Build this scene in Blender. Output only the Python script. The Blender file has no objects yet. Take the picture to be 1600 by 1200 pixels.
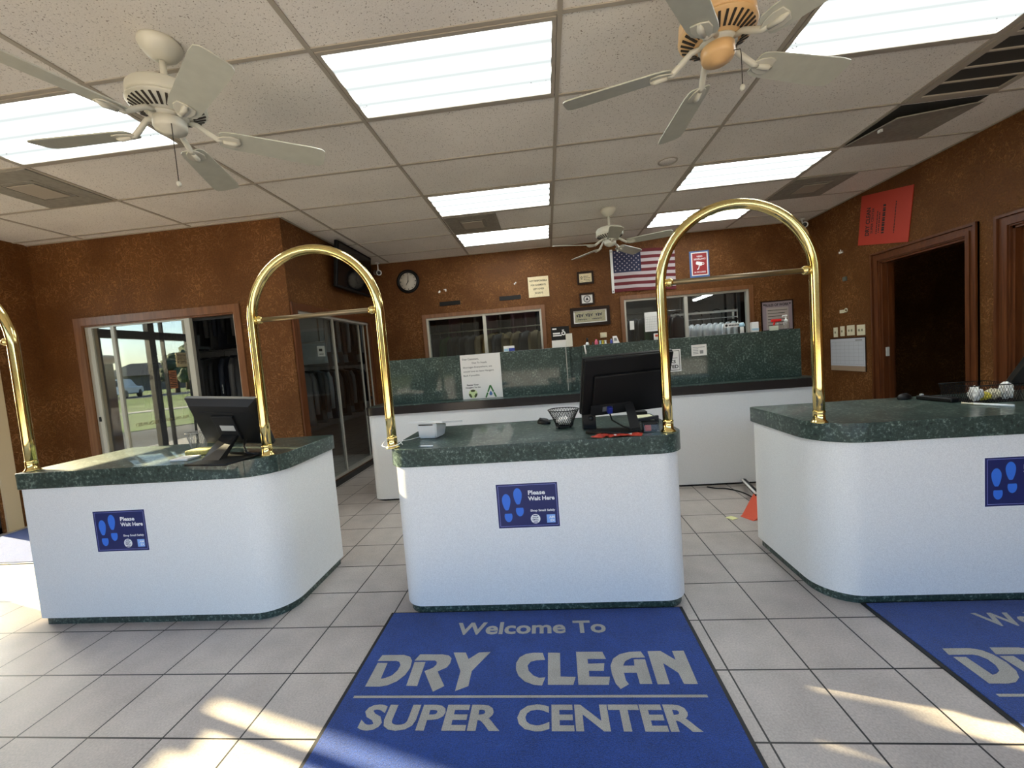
EXPOSURE, SUN, SKY = 1.75, 14.5, 0.285
import bpy, bmesh, math, random
from mathutils import Vector, Matrix
random.seed(11)
C = bpy.context.scene.collection
S = bpy.context.scene
PI = math.pi
V = Vector

# ------------------------------------------------------------------ materials
def _nt(name):
    m = bpy.data.materials.new(name); m.use_nodes = True
    nt = m.node_tree; nt.nodes.clear()
    out = nt.nodes.new('ShaderNodeOutputMaterial')
    return m, nt, out

def N(nt, t, **kw):
    n = nt.nodes.new(t)
    for k, v in kw.items():
        if k.startswith('_'):
            setattr(n, k[1:], v)
        else:
            n.inputs[k.replace('__', ' ')].default_value = v
    return n

def L(nt, a, b): nt.links.new(a, b)

def ramp(nt, fac, stops):
    r = nt.nodes.new('ShaderNodeValToRGB')
    e = r.color_ramp.elements
    while len(e) < len(stops): e.new(0.5)
    for i, (p, c) in enumerate(stops):
        e[i].position = p
        e[i].color = (c[0], c[1], c[2], 1) if not isinstance(c, (int, float)) else (c, c, c, 1)
    L(nt, fac, r.inputs[0]); return r

def mat(name, col, rough=0.5, metal=0.0, spec=0.5, noise=0.0, nscale=60.0, bump=0.0):
    m, nt, out = _nt(name)
    b = N(nt, 'ShaderNodeBsdfPrincipled', Roughness=rough, Metallic=metal)
    b.inputs['Base Color'].default_value = (*col, 1)
    b.inputs['Specular IOR Level'].default_value = spec
    if noise or bump:
        g = N(nt, 'ShaderNodeNewGeometry')
        n = N(nt, 'ShaderNodeTexNoise', Scale=nscale, Detail=4.0)
        L(nt, g.outputs['Position'], n.inputs['Vector'])
        if noise:
            lo = [max(0, c * (1 - noise)) for c in col]; hi = [min(1, c * (1 + noise)) for c in col]
            r = ramp(nt, n.outputs[0], [(0.3, lo), (0.7, hi)])
            L(nt, r.outputs[0], b.inputs['Base Color'])
        if bump:
            bp = N(nt, 'ShaderNodeBump', Strength=bump, Distance=0.01)
            L(nt, n.outputs[0], bp.inputs['Height']); L(nt, bp.outputs[0], b.inputs['Normal'])
    L(nt, b.outputs[0], out.inputs[0]); return m

def emis(name, col, s):
    m, nt, out = _nt(name)
    e = N(nt, 'ShaderNodeEmission', Strength=s); e.inputs[0].default_value = (*col, 1)
    L(nt, e.outputs[0], out.inputs[0]); return m

def glass_mat(name, tint, refl):
    m, nt, out = _nt(name)
    t = N(nt, 'ShaderNodeBsdfTransparent'); t.inputs[0].default_value = (*tint, 1)
    g = N(nt, 'ShaderNodeBsdfGlossy', Roughness=0.0)
    ge = N(nt, 'ShaderNodeNewGeometry')
    dp = N(nt, 'ShaderNodeVectorMath', _operation='DOT_PRODUCT'); L(nt, ge.outputs['Normal'], dp.inputs[0]); L(nt, ge.outputs['Incoming'], dp.inputs[1])
    ab = N(nt, 'ShaderNodeMath', _operation='ABSOLUTE'); L(nt, dp.outputs['Value'], ab.inputs[0])
    om = N(nt, 'ShaderNodeMath', _operation='SUBTRACT', _use_clamp=True); om.inputs[0].default_value = 1.0; L(nt, ab.outputs[0], om.inputs[1])
    pw = N(nt, 'ShaderNodeMath', _operation='POWER'); pw.inputs[1].default_value = 5.0; L(nt, om.outputs[0], pw.inputs[0])
    mu = N(nt, 'ShaderNodeMath', _operation='MULTIPLY_ADD', _use_clamp=True)
    mu.inputs[1].default_value = 1.0 - refl; mu.inputs[2].default_value = refl
    L(nt, pw.outputs[0], mu.inputs[0])
    mx = N(nt, 'ShaderNodeMixShader')
    L(nt, mu.outputs[0], mx.inputs[0]); L(nt, t.outputs[0], mx.inputs[1]); L(nt, g.outputs[0], mx.inputs[2])
    L(nt, mx.outputs[0], out.inputs[0]); return m

def stucco_mat():
    m, nt, out = _nt('trowelled_stucco')
    g = N(nt, 'ShaderNodeNewGeometry')
    b = N(nt, 'ShaderNodeBsdfPrincipled', Roughness=0.6)
    b.inputs['Specular IOR Level'].default_value = 0.18
    big = N(nt, 'ShaderNodeTexNoise', Scale=2.2, Detail=3.0)
    rid = N(nt, 'ShaderNodeTexNoise', Scale=12.0, Detail=2.0, Distortion=1.6)
    fine = N(nt, 'ShaderNodeTexNoise', Scale=70.0, Detail=5.0)
    for n in (big, rid, fine): L(nt, g.outputs['Position'], n.inputs['Vector'])
    a = N(nt, 'ShaderNodeMath', _operation='SUBTRACT'); a.inputs[1].default_value = 0.5
    L(nt, rid.outputs[0], a.inputs[0])
    ab = N(nt, 'ShaderNodeMath', _operation='ABSOLUTE'); L(nt, a.outputs[0], ab.inputs[0])
    line = ramp(nt, ab.outputs[0], [(0.0, 1.0), (0.034, 0.0)])
    mask = ramp(nt, big.outputs[0], [(0.40, 0.05), (0.60, 1.0)])
    lm = N(nt, 'ShaderNodeMath', _operation='MULTIPLY')
    L(nt, line.outputs[0], lm.inputs[0]); L(nt, mask.outputs[0], lm.inputs[1])
    base = ramp(nt, big.outputs[0], [(0.3, (0.105, 0.039, 0.010)), (0.7, (0.152, 0.060, 0.017))])
    mix = N(nt, 'ShaderNodeMix', _data_type='RGBA')
    L(nt, lm.outputs[0], mix.inputs[0]); L(nt, base.outputs[0], mix.inputs[6])
    mix.inputs[7].default_value = (0.29, 0.135, 0.045, 1)  # ridge highlights put into the colour, lighter along the trowel lines
    mf = N(nt, 'ShaderNodeMix', _data_type='RGBA', _blend_type='MULTIPLY'); mf.inputs[0].default_value = 1.0
    fr = ramp(nt, fine.outputs[0], [(0.3, 0.72), (0.7, 1.1)])
    L(nt, mix.outputs[2], mf.inputs[6]); L(nt, fr.outputs[0], mf.inputs[7])
    L(nt, mf.outputs[2], b.inputs['Base Color'])
    h = N(nt, 'ShaderNodeMath', _operation='MULTIPLY_ADD'); h.inputs[1].default_value = 0.25
    L(nt, fine.outputs[0], h.inputs[0]); L(nt, lm.outputs[0], h.inputs[2])
    bp = N(nt, 'ShaderNodeBump', Strength=0.55, Distance=0.008)
    L(nt, h.outputs[0], bp.inputs['Height']); L(nt, bp.outputs[0], b.inputs['Normal'])
    L(nt, b.outputs[0], out.inputs[0]); return m

def marble_mat(name, dark, mid, light, rough=0.42):
    m, nt, out = _nt(name)
    g = N(nt, 'ShaderNodeNewGeometry')
    b = N(nt, 'ShaderNodeBsdfPrincipled', Roughness=rough)
    n1 = N(nt, 'ShaderNodeTexNoise', Scale=58.0, Detail=6.0, Roughness=0.75)
    n2 = N(nt, 'ShaderNodeTexNoise', Scale=9.0, Detail=3.0)
    for n in (n1, n2): L(nt, g.outputs['Position'], n.inputs['Vector'])
    ad = N(nt, 'ShaderNodeMath', _operation='MULTIPLY_ADD'); ad.inputs[1].default_value = 0.25
    L(nt, n2.outputs[0], ad.inputs[0]); L(nt, n1.outputs[0], ad.inputs[2])
    r = ramp(nt, ad.outputs[0], [(0.46, dark), (0.58, mid), (0.66, mid), (0.80, light)])
    L(nt, r.outputs[0], b.inputs['Base Color'])
    b.inputs['Specular IOR Level'].default_value = 0.28; b.inputs['Coat Weight'].default_value = 0.5; b.inputs['Coat Roughness'].default_value = 0.06
    L(nt, b.outputs[0], out.inputs[0]); return m

def tile_mat():
    m, nt, out = _nt('ceramic_floor_tile')
    g = N(nt, 'ShaderNodeNewGeometry')
    mp = N(nt, 'ShaderNodeMapping'); mp.inputs['Location'].default_value = (1.711 + 3.1055 * 4, 0.381 + 3.1055 * 3 - 0.0, 0)
    L(nt, g.outputs['Position'], mp.inputs['Vector'])
    br = N(nt, 'ShaderNodeTexBrick', _offset=0.0, _squash=1.0)
    br.inputs['Scale'].default_value = 1.0
    br.inputs['Brick Width'].default_value = 0.31055; br.inputs['Row Height'].default_value = 0.31055
    br.inputs['Mortar Size'].default_value = 0.0034; br.inputs['Mortar Smooth'].default_value = 0.0
    br.inputs['Color1'].default_value = (0.43, 0.38, 0.345, 1); br.inputs['Color2'].default_value = (0.47, 0.42, 0.38, 1)
    br.inputs['Mortar'].default_value = (0.012, 0.011, 0.011, 1)
    L(nt, mp.outputs[0], br.inputs['Vector'])
    n = N(nt, 'ShaderNodeTexNoise', Scale=140.0, Detail=3.0); L(nt, g.outputs['Position'], n.inputs['Vector'])
    n3 = N(nt, 'ShaderNodeTexNoise', Scale=7.0, Detail=4.0); L(nt, g.outputs['Position'], n3.inputs['Vector'])
    r = ramp(nt, n.outputs[0], [(0.3, 0.82), (0.7, 1.1)])
    r3 = ramp(nt, n3.outputs[0], [(0.3, 0.9), (0.7, 1.08)])
    mx = N(nt, 'ShaderNodeMix', _data_type='RGBA', _blend_type='MULTIPLY'); mx.inputs[0].default_value = 1.0
    L(nt, br.outputs['Color'], mx.inputs[6]); L(nt, r.outputs[0], mx.inputs[7])
    mx2 = N(nt, 'ShaderNodeMix', _data_type='RGBA', _blend_type='MULTIPLY'); mx2.inputs[0].default_value = 1.0
    L(nt, mx.outputs[2], mx2.inputs[6]); L(nt, r3.outputs[0], mx2.inputs[7])
    b = N(nt, 'ShaderNodeBsdfPrincipled', Roughness=0.42)
    b.inputs['Specular IOR Level'].default_value = 0.4
    L(nt, mx2.outputs[2], b.inputs['Base Color'])
    bp = N(nt, 'ShaderNodeBump', Strength=0.3, Distance=0.003, _invert=True)
    L(nt, br.outputs['Fac'], bp.inputs['Height']); L(nt, bp.outputs[0], b.inputs['Normal'])
    L(nt, b.outputs[0], out.inputs[0]); return m

def ceiling_mat():
    m, nt, out = _nt('acoustic_ceiling_tile')
    g = N(nt, 'ShaderNodeNewGeometry')
    b = N(nt, 'ShaderNodeBsdfPrincipled', Roughness=0.9)
    n = N(nt, 'ShaderNodeTexNoise', Scale=130.0, Detail=2.0); n2 = N(nt, 'ShaderNodeTexNoise', Scale=1.3, Detail=2.0)
    for q in (n, n2): L(nt, g.outputs['Position'], q.inputs['Vector'])
    r = ramp(nt, n.outputs[0], [(0.30, (0.30, 0.25, 0.20)), (0.38, (0.80, 0.755, 0.69))])
    r2 = ramp(nt, n2.outputs[0], [(0.35, 0.93), (0.65, 1.04)])
    mx = N(nt, 'ShaderNodeMix', _data_type='RGBA', _blend_type='MULTIPLY'); mx.inputs[0].default_value = 1.0
    L(nt, r.outputs[0], mx.inputs[6]); L(nt, r2.outputs[0], mx.inputs[7])
    L(nt, mx.outputs[2], b.inputs['Base Color'])
    bp = N(nt, 'ShaderNodeBump', Strength=0.35, Distance=0.003); L(nt, n.outputs[0], bp.inputs['Height']); L(nt, bp.outputs[0], b.inputs['Normal'])
    L(nt, b.outputs[0], out.inputs[0]); return m

def wood_mat(name, c1, c2, rough=0.35, axis='Z'):
    m, nt, out = _nt(name)
    g = N(nt, 'ShaderNodeNewGeometry')
    mp = N(nt, 'ShaderNodeMapping')
    s = {'Z': (14, 14, 1.0), 'X': (1.0, 14, 14), 'Y': (14, 1.0, 14)}[axis]
    mp.inputs['Scale'].default_value = s
    L(nt, g.outputs['Position'], mp.inputs['Vector'])
    n = N(nt, 'ShaderNodeTexNoise', Scale=3.0, Detail=5.0, Distortion=0.6); L(nt, mp.outputs[0], n.inputs['Vector'])
    r = ramp(nt, n.outputs[0], [(0.3, c1), (0.7, c2)])
    b = N(nt, 'ShaderNodeBsdfPrincipled', Roughness=rough)
    L(nt, r.outputs[0], b.inputs['Base Color']); L(nt, b.outputs[0], out.inputs[0]); return m

def carpet_mat(name, c, v=0.45, scale=330.0):
    m, nt, out = _nt(name)
    g = N(nt, 'ShaderNodeNewGeometry')
    n = N(nt, 'ShaderNodeTexNoise', Scale=scale, Detail=3.0); n2 = N(nt, 'ShaderNodeTexNoise', Scale=9.0, Detail=4.0)
    for q in (n, n2): L(nt, g.outputs['Position'], q.inputs['Vector'])
    ad = N(nt, 'ShaderNodeMath', _operation='MULTIPLY_ADD'); ad.inputs[1].default_value = 0.3
    L(nt, n2.outputs[0], ad.inputs[0]); L(nt, n.outputs[0], ad.inputs[2])
    r = ramp(nt, ad.outputs[0], [(0.45, [x * (1 - v) for x in c]), (0.85, [x * (1 + v) for x in c])])
    b = N(nt, 'ShaderNodeBsdfPrincipled', Roughness=0.95)
    b.inputs['Specular IOR Level'].default_value = 0.15
    b.inputs['Sheen Weight'].default_value = 0.25
    L(nt, r.outputs[0], b.inputs['Base Color'])
    bp = N(nt, 'ShaderNodeBump', Strength=0.8, Distance=0.004); L(nt, n.outputs[0], bp.inputs['Height']); L(nt, bp.outputs[0], b.inputs['Normal'])
    L(nt, b.outputs[0], out.inputs[0]); return m

def diffuser_mat():
    # prismatic lens over four fluorescent tubes: brighter under each tube, a few dead insects in the corners
    m, nt, out = _nt('fluorescent_diffuser')
    tc = N(nt, 'ShaderNodeTexCoord')
    sx = N(nt, 'ShaderNodeSeparateXYZ'); L(nt, tc.outputs['Object'], sx.inputs[0])
    f = N(nt, 'ShaderNodeMath', _operation='MULTIPLY'); f.inputs[1].default_value = 2 * PI / 0.145
    L(nt, sx.outputs[1], f.inputs[0])
    co = N(nt, 'ShaderNodeMath', _operation='COSINE'); L(nt, f.outputs[0], co.inputs[0])
    ha = N(nt, 'ShaderNodeMath', _operation='MULTIPLY_ADD'); ha.inputs[1].default_value = -0.5; ha.inputs[2].default_value = 0.5
    L(nt, co.outputs[0], ha.inputs[0])
    po = N(nt, 'ShaderNodeMath', _operation='POWER'); po.inputs[1].default_value = 1.7; L(nt, ha.outputs[0], po.inputs[0])
    ma = N(nt, 'ShaderNodeMath', _operation='MULTIPLY_ADD'); ma.inputs[1].default_value = LAMP_PEAK; ma.inputs[2].default_value = LAMP_GAP
    L(nt, po.outputs[0], ma.inputs[0])
    e = N(nt, 'ShaderNodeEmission'); e.inputs[0].default_value = (0.93, 1.0, 0.985, 1)
    L(nt, ma.outputs[0], e.inputs[1]); L(nt, e.outputs[0], out.inputs[0]); return m

LAMP_GAP, LAMP_PEAK = 0.265, 5.2

M = {}
M['stucco'] = stucco_mat()
M['marble'] = marble_mat('green_marble_laminate', (0.007, 0.014, 0.012), (0.030, 0.052, 0.043), (0.21, 0.28, 0.235))
M['white'] = mat('white_laminate', (0.78, 0.775, 0.76), 0.35, noise=0.10, nscale=230.0)
M['tile'] = tile_mat()
M['ceil'] = ceiling_mat()
M['tee'] = mat('ceiling_tee_paint', (0.40, 0.355, 0.29), 0.5)
M['wood'] = wood_mat('reddish_door_wood', (0.070, 0.020, 0.006), (0.135, 0.043, 0.013))
M['woodx'] = wood_mat('reddish_door_wood_along', (0.070, 0.020, 0.006), (0.135, 0.043, 0.013), axis='X')
M['brownwood'] = wood_mat('brown_window_wood', (0.13, 0.05, 0.018), (0.21, 0.088, 0.034))
M['alum'] = mat('pale_aluminium', (0.46, 0.445, 0.39), 0.4, 0.3)
M['darkalum'] = mat('dark_aluminium', (0.03, 0.03, 0.032), 0.4, 0.4)
M['brass'] = mat('polished_brass', (0.83, 0.66, 0.27), 0.13, 1.0, noise=0.12, nscale=14.0)
M['bronze'] = mat('dull_bronze', (0.26, 0.20, 0.12), 0.4, 0.9)
M['mirror_glass'] = glass_mat('reflective_window_glass', (0.70, 0.73, 0.73), 0.24)
M['glass'] = glass_mat('clear_window_glass', (0.90, 0.93, 0.92), 0.05)
M['black'] = mat('black_plastic', (0.0045, 0.0045, 0.005), 0.45, spec=0.25)
M['black_case'] = mat('black_moulded_case', (0.008, 0.008, 0.008), 0.34, spec=0.5)
M['blackgloss'] = mat('black_screen_gloss', (0.006, 0.006, 0.007), 0.08)
M['charcoal'] = mat('charcoal_plastic', (0.013, 0.013, 0.014), 0.5, spec=0.3)
M['whiteplastic'] = mat('white_plastic', (0.80, 0.80, 0.80), 0.3)
M['paper'] = mat('white_paper', (0.80, 0.78, 0.75), 0.8)
M['cream'] = mat('cream_plastic', (0.70, 0.64, 0.46), 0.45)
M['ink'] = mat('black_ink', (0.015, 0.014, 0.014), 0.7)
M['navy'] = mat('navy_vinyl', (0.010, 0.018, 0.110), 0.35)
M['print_blue'] = mat('bright_blue_print', (0.035, 0.17, 0.70), 0.4)
M['lav'] = mat('lavender_print', (0.30, 0.33, 0.75), 0.4)
M['whiteprint'] = mat('white_print', (0.85, 0.85, 0.85), 0.5)
M['mat_blue'] = carpet_mat('royal_blue_carpet', (0.012, 0.045, 0.215))
M['mat_grey'] = carpet_mat('grey_carpet_lettering', (0.36, 0.34, 0.30), 0.3)
M['rubber'] = mat('black_rubber', (0.010, 0.010, 0.011), 0.6)
M['fan_white'] = mat('aged_white_enamel', (0.60, 0.58, 0.49), 0.35)
M['fan_blade'] = mat('grey_white_fan_blade', (0.50, 0.50, 0.42), 0.45, noise=0.05, nscale=20.0)
M['fan_cream'] = mat('yellowed_enamel', (0.70, 0.44, 0.20), 0.4)
M['slot'] = mat('dark_slot', (0.03, 0.022, 0.015), 0.8)
M['vent'] = mat('dusty_vent_metal', (0.27, 0.25, 0.21), 0.6, noise=0.15, nscale=30.0)
M['ventdark'] = mat('vent_inside_dark', (0.035, 0.033, 0.028), 0.8)
M['diff'] = diffuser_mat()
M['red'] = mat('orange_red_card', (0.42, 0.035, 0.015), 0.6)
M['flagred'] = mat('flag_red_cloth', (0.11, 0.006, 0.011), 0.8)
M['flagblue'] = mat('flag_navy_cloth', (0.010, 0.012, 0.045), 0.8)
M['flagwhite'] = mat('flag_white_cloth', (0.42, 0.36, 0.37), 0.8)
M['signred'] = mat('sign_red', (0.30, 0.014, 0.016), 0.5)
M['signblue'] = mat('sign_blue_edge', (0.05, 0.12, 0.30), 0.5)
M['darkframe'] = mat('dark_walnut_frame', (0.016, 0.007, 0.004), 0.5, spec=0.2)
M['tan'] = mat('yellowed_paper', (0.72, 0.60, 0.38), 0.8, noise=0.08, nscale=40.0)
M['sand'] = mat('sampler_fabric', (0.36, 0.33, 0.22), 0.9, noise=0.25, nscale=120.0)
M['green'] = mat('green_print', (0.03, 0.16, 0.03), 0.6)
M['lightgreen'] = mat('pale_green_print', (0.62, 0.72, 0.36), 0.6)
M['capbrown'] = mat('dark_brown_counter_edge', (0.020, 0.015, 0.014), 0.25)
M['orange'] = mat('orange_red_plastic', (0.58, 0.075, 0.03), 0.5)
M['yellow'] = mat('yellow_paper', (0.75, 0.62, 0.08), 0.7)
M['grass'] = mat('dry_grass', (0.12, 0.17, 0.045), 0.9, noise=0.4, nscale=1.5)
M['asphalt'] = mat('asphalt', (0.085, 0.083, 0.080), 0.9, noise=0.2, nscale=3.0)
M['concrete'] = mat('concrete', (0.35, 0.33, 0.30), 0.9, noise=0.1, nscale=4.0)
M['leaf'] = mat('tree_leaves', (0.040, 0.062, 0.030), 0.8, noise=0.6, nscale=3.0)
M['bark'] = mat('bark', (0.07, 0.05, 0.035), 0.9)
M['dark_wall'] = mat('dim_storeroom_paint', (0.30, 0.295, 0.29), 0.85, noise=0.1, nscale=2.0)
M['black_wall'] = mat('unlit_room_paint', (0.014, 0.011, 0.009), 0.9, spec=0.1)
M['steel'] = mat('grey_steel', (0.25, 0.25, 0.25), 0.4, 0.6)
M['brick'] = mat('red_brick', (0.22, 0.09, 0.06), 0.9, noise=0.3, nscale=18.0)
M['roofdark'] = mat('dark_roof', (0.06, 0.055, 0.05), 0.9)
M['blocker'] = mat('dark_grey_render', (0.09, 0.09, 0.09), 0.9)
M['tag'] = mat('pale_metal_tag', (0.50, 0.50, 0.47), 0.5)
M['blueplug'] = mat('blue_plug', (0.02, 0.03, 0.25), 0.4)
M['pink'] = mat('pink_plastic', (0.70, 0.12, 0.22), 0.4)
M['liteblue'] = mat('pale_blue_plastic', (0.35, 0.55, 0.70), 0.3)
M['redplastic'] = mat('red_plastic', (0.65, 0.02, 0.02), 0.35)
M['tube'] = emis('fluorescent_tube', (0.93, 1.0, 1.0), 16.0)
M['clear'] = glass_mat('clear_acrylic', (0.93, 0.95, 0.95), 0.05)

# ------------------------------------------------------------------ mesh helpers
class B:
    def __init__(s):
        s.bm = bmesh.new(); s.mi = 0
    def _f(s, vs, smooth=False):
        try:
            f = s.bm.faces.new(vs); f.material_index = s.mi; f.smooth = smooth; return f
        except ValueError:
            return None
    def box(s, x0, y0, z0, x1, y1, z1, bev=0.0):
        b = bmesh.new() if bev else s.bm
        v = [b.verts.new(p) for p in ((x0,y0,z0),(x1,y0,z0),(x1,y1,z0),(x0,y1,z0),(x0,y0,z1),(x1,y0,z1),(x1,y1,z1),(x0,y1,z1))]
        for q in ((3,2,1,0),(4,5,6,7),(0,1,5,4),(1,2,6,5),(2,3,7,6),(3,0,4,7)):
            f = b.faces.new([v[i] for i in q]); f.material_index = s.mi
        if bev:
            bmesh.ops.bevel(b, geom=b.edges[:], offset=bev, segments=3, affect='EDGES', profile=0.5)
            for f in b.faces: f.material_index = s.mi
            s._absorb(b)
        return s
    def _absorb(s, b, M4=None):
        mp = {}
        for v in b.verts: mp[v] = s.bm.verts.new(M4 @ v.co if M4 else v.co)
        for f in b.faces:
            g = s._f([mp[v] for v in f.verts])
            if g: g.smooth = f.smooth
        b.free()
    def obox(s, M4, x0, y0, z0, x1, y1, z1, bev=0.0):
        t = B(); t.box(x0, y0, z0, x1, y1, z1, bev); s._absorb(t.bm, M4); return s
    def hexa(s, bot, top):
        v = [s.bm.verts.new(p) for p in list(bot) + list(top)]
        for q in ((3,2,1,0),(4,5,6,7),(0,1,5,4),(1,2,6,5),(2,3,7,6),(3,0,4,7)): s._f([v[i] for i in q])
        return s
    def prism(s, pts, z0, z1, bev=0.0):
        b = bmesh.new()
        lo = [b.verts.new((x, y, z0)) for x, y in pts]; hi = [b.verts.new((x, y, z1)) for x, y in pts]
        n = len(pts)
        b.faces.new(lo[::-1]); top = b.faces.new(hi)
        for i in range(n):
            f = b.faces.new((lo[i], lo[(i+1) % n], hi[(i+1) % n], hi[i])); f.smooth = True
        if bev:
            es = [e for e in b.edges if all(abs(v.co.z - z1) < 1e-6 for v in e.verts) or all(abs(v.co.z - z0) < 1e-6 for v in e.verts)]
            bmesh.ops.bevel(b, geom=es, offset=bev, segments=2, affect='EDGES', profile=0.5)
        s._absorb(b); return s
    def poly(s, pts3):
        s._f([s.bm.verts.new(p) for p in pts3]); return s
    def lathe(s, prof, c=(0, 0, 0), seg=32, M4=None, cap=True):
        rings = []
        for r, z in prof:
            if r < 1e-6:
                p = V((c[0], c[1], c[2] + z)); rings.append([s.bm.verts.new(M4 @ p if M4 else p)])
            else:
                ring = []
                for k in range(seg):
                    a = 2 * PI * k / seg
                    p = V((c[0] + r * math.cos(a), c[1] + r * math.sin(a), c[2] + z)); ring.append(s.bm.verts.new(M4 @ p if M4 else p))
                rings.append(ring)
        for a, b in zip(rings, rings[1:]):
            if len(a) == 1 and len(b) == 1: continue
            for k in range(seg):
                k2 = (k + 1) % seg
                if len(a) == 1: s._f((a[0], b[k], b[k2]), True)
                elif len(b) == 1: s._f((a[k], a[k2], b[0]), True)
                else: s._f((a[k], a[k2], b[k2], b[k]), True)
        if cap and len(rings[0]) > 1: s._f(rings[0][::-1])
        if cap and len(rings[-1]) > 1: s._f(rings[-1])
        return s
    def tube(s, pts, r, seg=12, closed=False, cap=True):
        pts = [V(p) for p in pts]; n = len(pts); rings = []
        t0 = (pts[1] - pts[0]).normalized()
        up = V((0, 0, 1)) if abs(t0.z) < 0.9 else V((0, 1, 0))
        nx = t0.cross(up).normalized()
        for i, p in enumerate(pts):
            if closed: t = (pts[(i+1) % n] - pts[i-1]).normalized()
            else: t = (pts[min(i+1, n-1)] - pts[max(i-1, 0)]).normalized()
            nx = (nx - t * nx.dot(t))
            nx = nx.normalized() if nx.length > 1e-6 else t.orthogonal().normalized()
            ny = t.cross(nx)
            rr = r[i] if isinstance(r, (list, tuple)) else r
            rings.append([s.bm.verts.new(p + nx * (rr * math.cos(2*PI*k/seg)) + ny * (rr * math.sin(2*PI*k/seg))) for k in range(seg)])
        m = n if closed else n - 1
        for i in range(m):
            a, b = rings[i], rings[(i+1) % n]
            for k in range(seg): s._f((a[k], a[(k+1) % seg], b[(k+1) % seg], b[k]), True)
        if cap and not closed: s._f(rings[0][::-1]); s._f(rings[-1])
        return s
    def ball(s, c, r, seg=16, sc=(1, 1, 1)):
        prof = [(r * math.sin(PI * i / (seg // 2)), -r * math.cos(PI * i / (seg // 2))) for i in range(seg // 2 + 1)]
        M4 = Matrix.Translation(V(c)) @ Matrix.Diagonal((*sc, 1))
        return s.lathe(prof, (0, 0, 0), seg, M4)
    def done(s, name, m, parent=None, loc=None, recalc=True, auto=None):
        if recalc: bmesh.ops.recalc_face_normals(s.bm, faces=s.bm.faces[:])
        me = bpy.data.meshes.new(name)
        off = WL.get(parent, V((0, 0, 0))) if parent else V(loc or (0, 0, 0))
        for v in s.bm.verts: v.co -= off
        s.bm.to_mesh(me); s.bm.free()
        for x in (m if isinstance(m, (list, tuple)) else [m]): me.materials.append(M[x] if isinstance(x, str) else x)
        if auto:
            for p in me.polygons: p.use_smooth = True
            me.set_sharp_from_angle(angle=math.radians(auto))
        o = bpy.data.objects.new(name, me); C.objects.link(o)
        if parent: o.parent = parent; WL[o] = off
        else: o.location = off; WL[o] = off
        return o

WL = {}
def thing(name, label, cat, loc=(0, 0, 0), group=None):
    o = bpy.data.objects.new(name, None); C.objects.link(o)
    o.location = loc; o.empty_display_size = 0.05; WL[o] = V(loc)
    tag(o, label, cat, group); return o
def tag(o, label, cat, group=None):
    o['label'] = label; o['category'] = cat
    if group: o['group'] = group
    return o
def struct(o):
    o['kind'] = 'structure'; return o
def plabel(o, t): o['label'] = t; return o
def dup(root, loc, rz=None, label=None, group=None):
    r = root.copy(); C.objects.link(r); r.location = loc
    if rz is not None: r.rotation_euler = (0, 0, rz)
    if label: r['label'] = label
    if group: r['group'] = group
    for ch in list(root.children):
        c = ch.copy(); C.objects.link(c); c.parent = r
        for g in list(ch.children):
            d = g.copy(); C.objects.link(d); d.parent = c
    return r

def rrect(x0, y0, x1, y1, rs):
    """rounded rectangle outline; rs = radii at (x0,y0),(x1,y0),(x1,y1),(x0,y1)"""
    out = []
    for (cx, cy, r, a0) in ((x0, y0, rs[0], PI), (x1, y0, rs[1], 1.5*PI), (x1, y1, rs[2], 0), (x0, y1, rs[3], 0.5*PI)):
        ox = cx + r if cx == x0 else cx - r; oy = cy + r if cy == y0 else cy - r
        n = 10 if r > 0.05 else 4
        for k in range(n + 1):
            a = a0 + 0.5 * PI * k / n
            out.append((ox + r * math.cos(a), oy + r * math.sin(a)))
    return out

def wall(name, axis, a0, a1, u0, u1, z0, z1, holes, m):
    us = sorted({u0, u1, *[h[0] for h in holes], *[h[1] for h in holes]}); zs = sorted({z0, z1, *[h[2] for h in holes], *[h[3] for h in holes]})
    us = [u for u in us if u0 <= u <= u1]; zs = [z for z in zs if z0 <= z <= z1]
    b = B()
    for ua, ub in zip(us, us[1:]):
        for za, zb in zip(zs, zs[1:]):
            um, zm = (ua + ub) / 2, (za + zb) / 2
            if any(h[0] < um < h[1] and h[2] < zm < h[3] for h in holes): continue
            if axis == 'x': b.box(ua, a0, za, ub, a1, zb)
            else: b.box(a0, ua, za, a1, ub, zb)
    bmesh.ops.remove_doubles(b.bm, verts=b.bm.verts[:], dist=1e-5)
    seen = {}
    for f in b.bm.faces: seen.setdefault(frozenset(v.index for v in f.verts) if False else frozenset(f.verts), []).append(f)
    kill = [f for fs in seen.values() if len(fs) > 1 for f in fs]
    bmesh.ops.delete(b.bm, geom=kill, context='FACES_ONLY')
    return struct(b.done(name, m))

_T = {}
def glyphs(s, bold=0.0, shear=0.0):
    k = (s, bold, shear)
    if k not in _T:
        cu = bpy.data.curves.new('t', 'FONT'); cu.body = s; cu.offset = bold; cu.shear = shear; cu.resolution_u = 3
        o = bpy.data.objects.new('t', cu); C.objects.link(o)
        bpy.context.view_layer.update()
        me = bpy.data.meshes.new_from_object(o.evaluated_get(bpy.context.evaluated_depsgraph_get()))
        vs = [tuple(v.co[:2]) for v in me.vertices]; fs = [tuple(p.vertices) for p in me.polygons]
        bpy.data.objects.remove(o); bpy.data.curves.remove(cu); bpy.data.meshes.remove(me)
        x0 = min(v[0] for v in vs); x1 = max(v[0] for v in vs); y0 = min(v[1] for v in vs); y1 = max(v[1] for v in vs)
        _T[k] = ([((x - x0) / (x1 - x0), (y - y0) / (y1 - y0)) for x, y in vs], fs)
    return _T[k]
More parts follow.
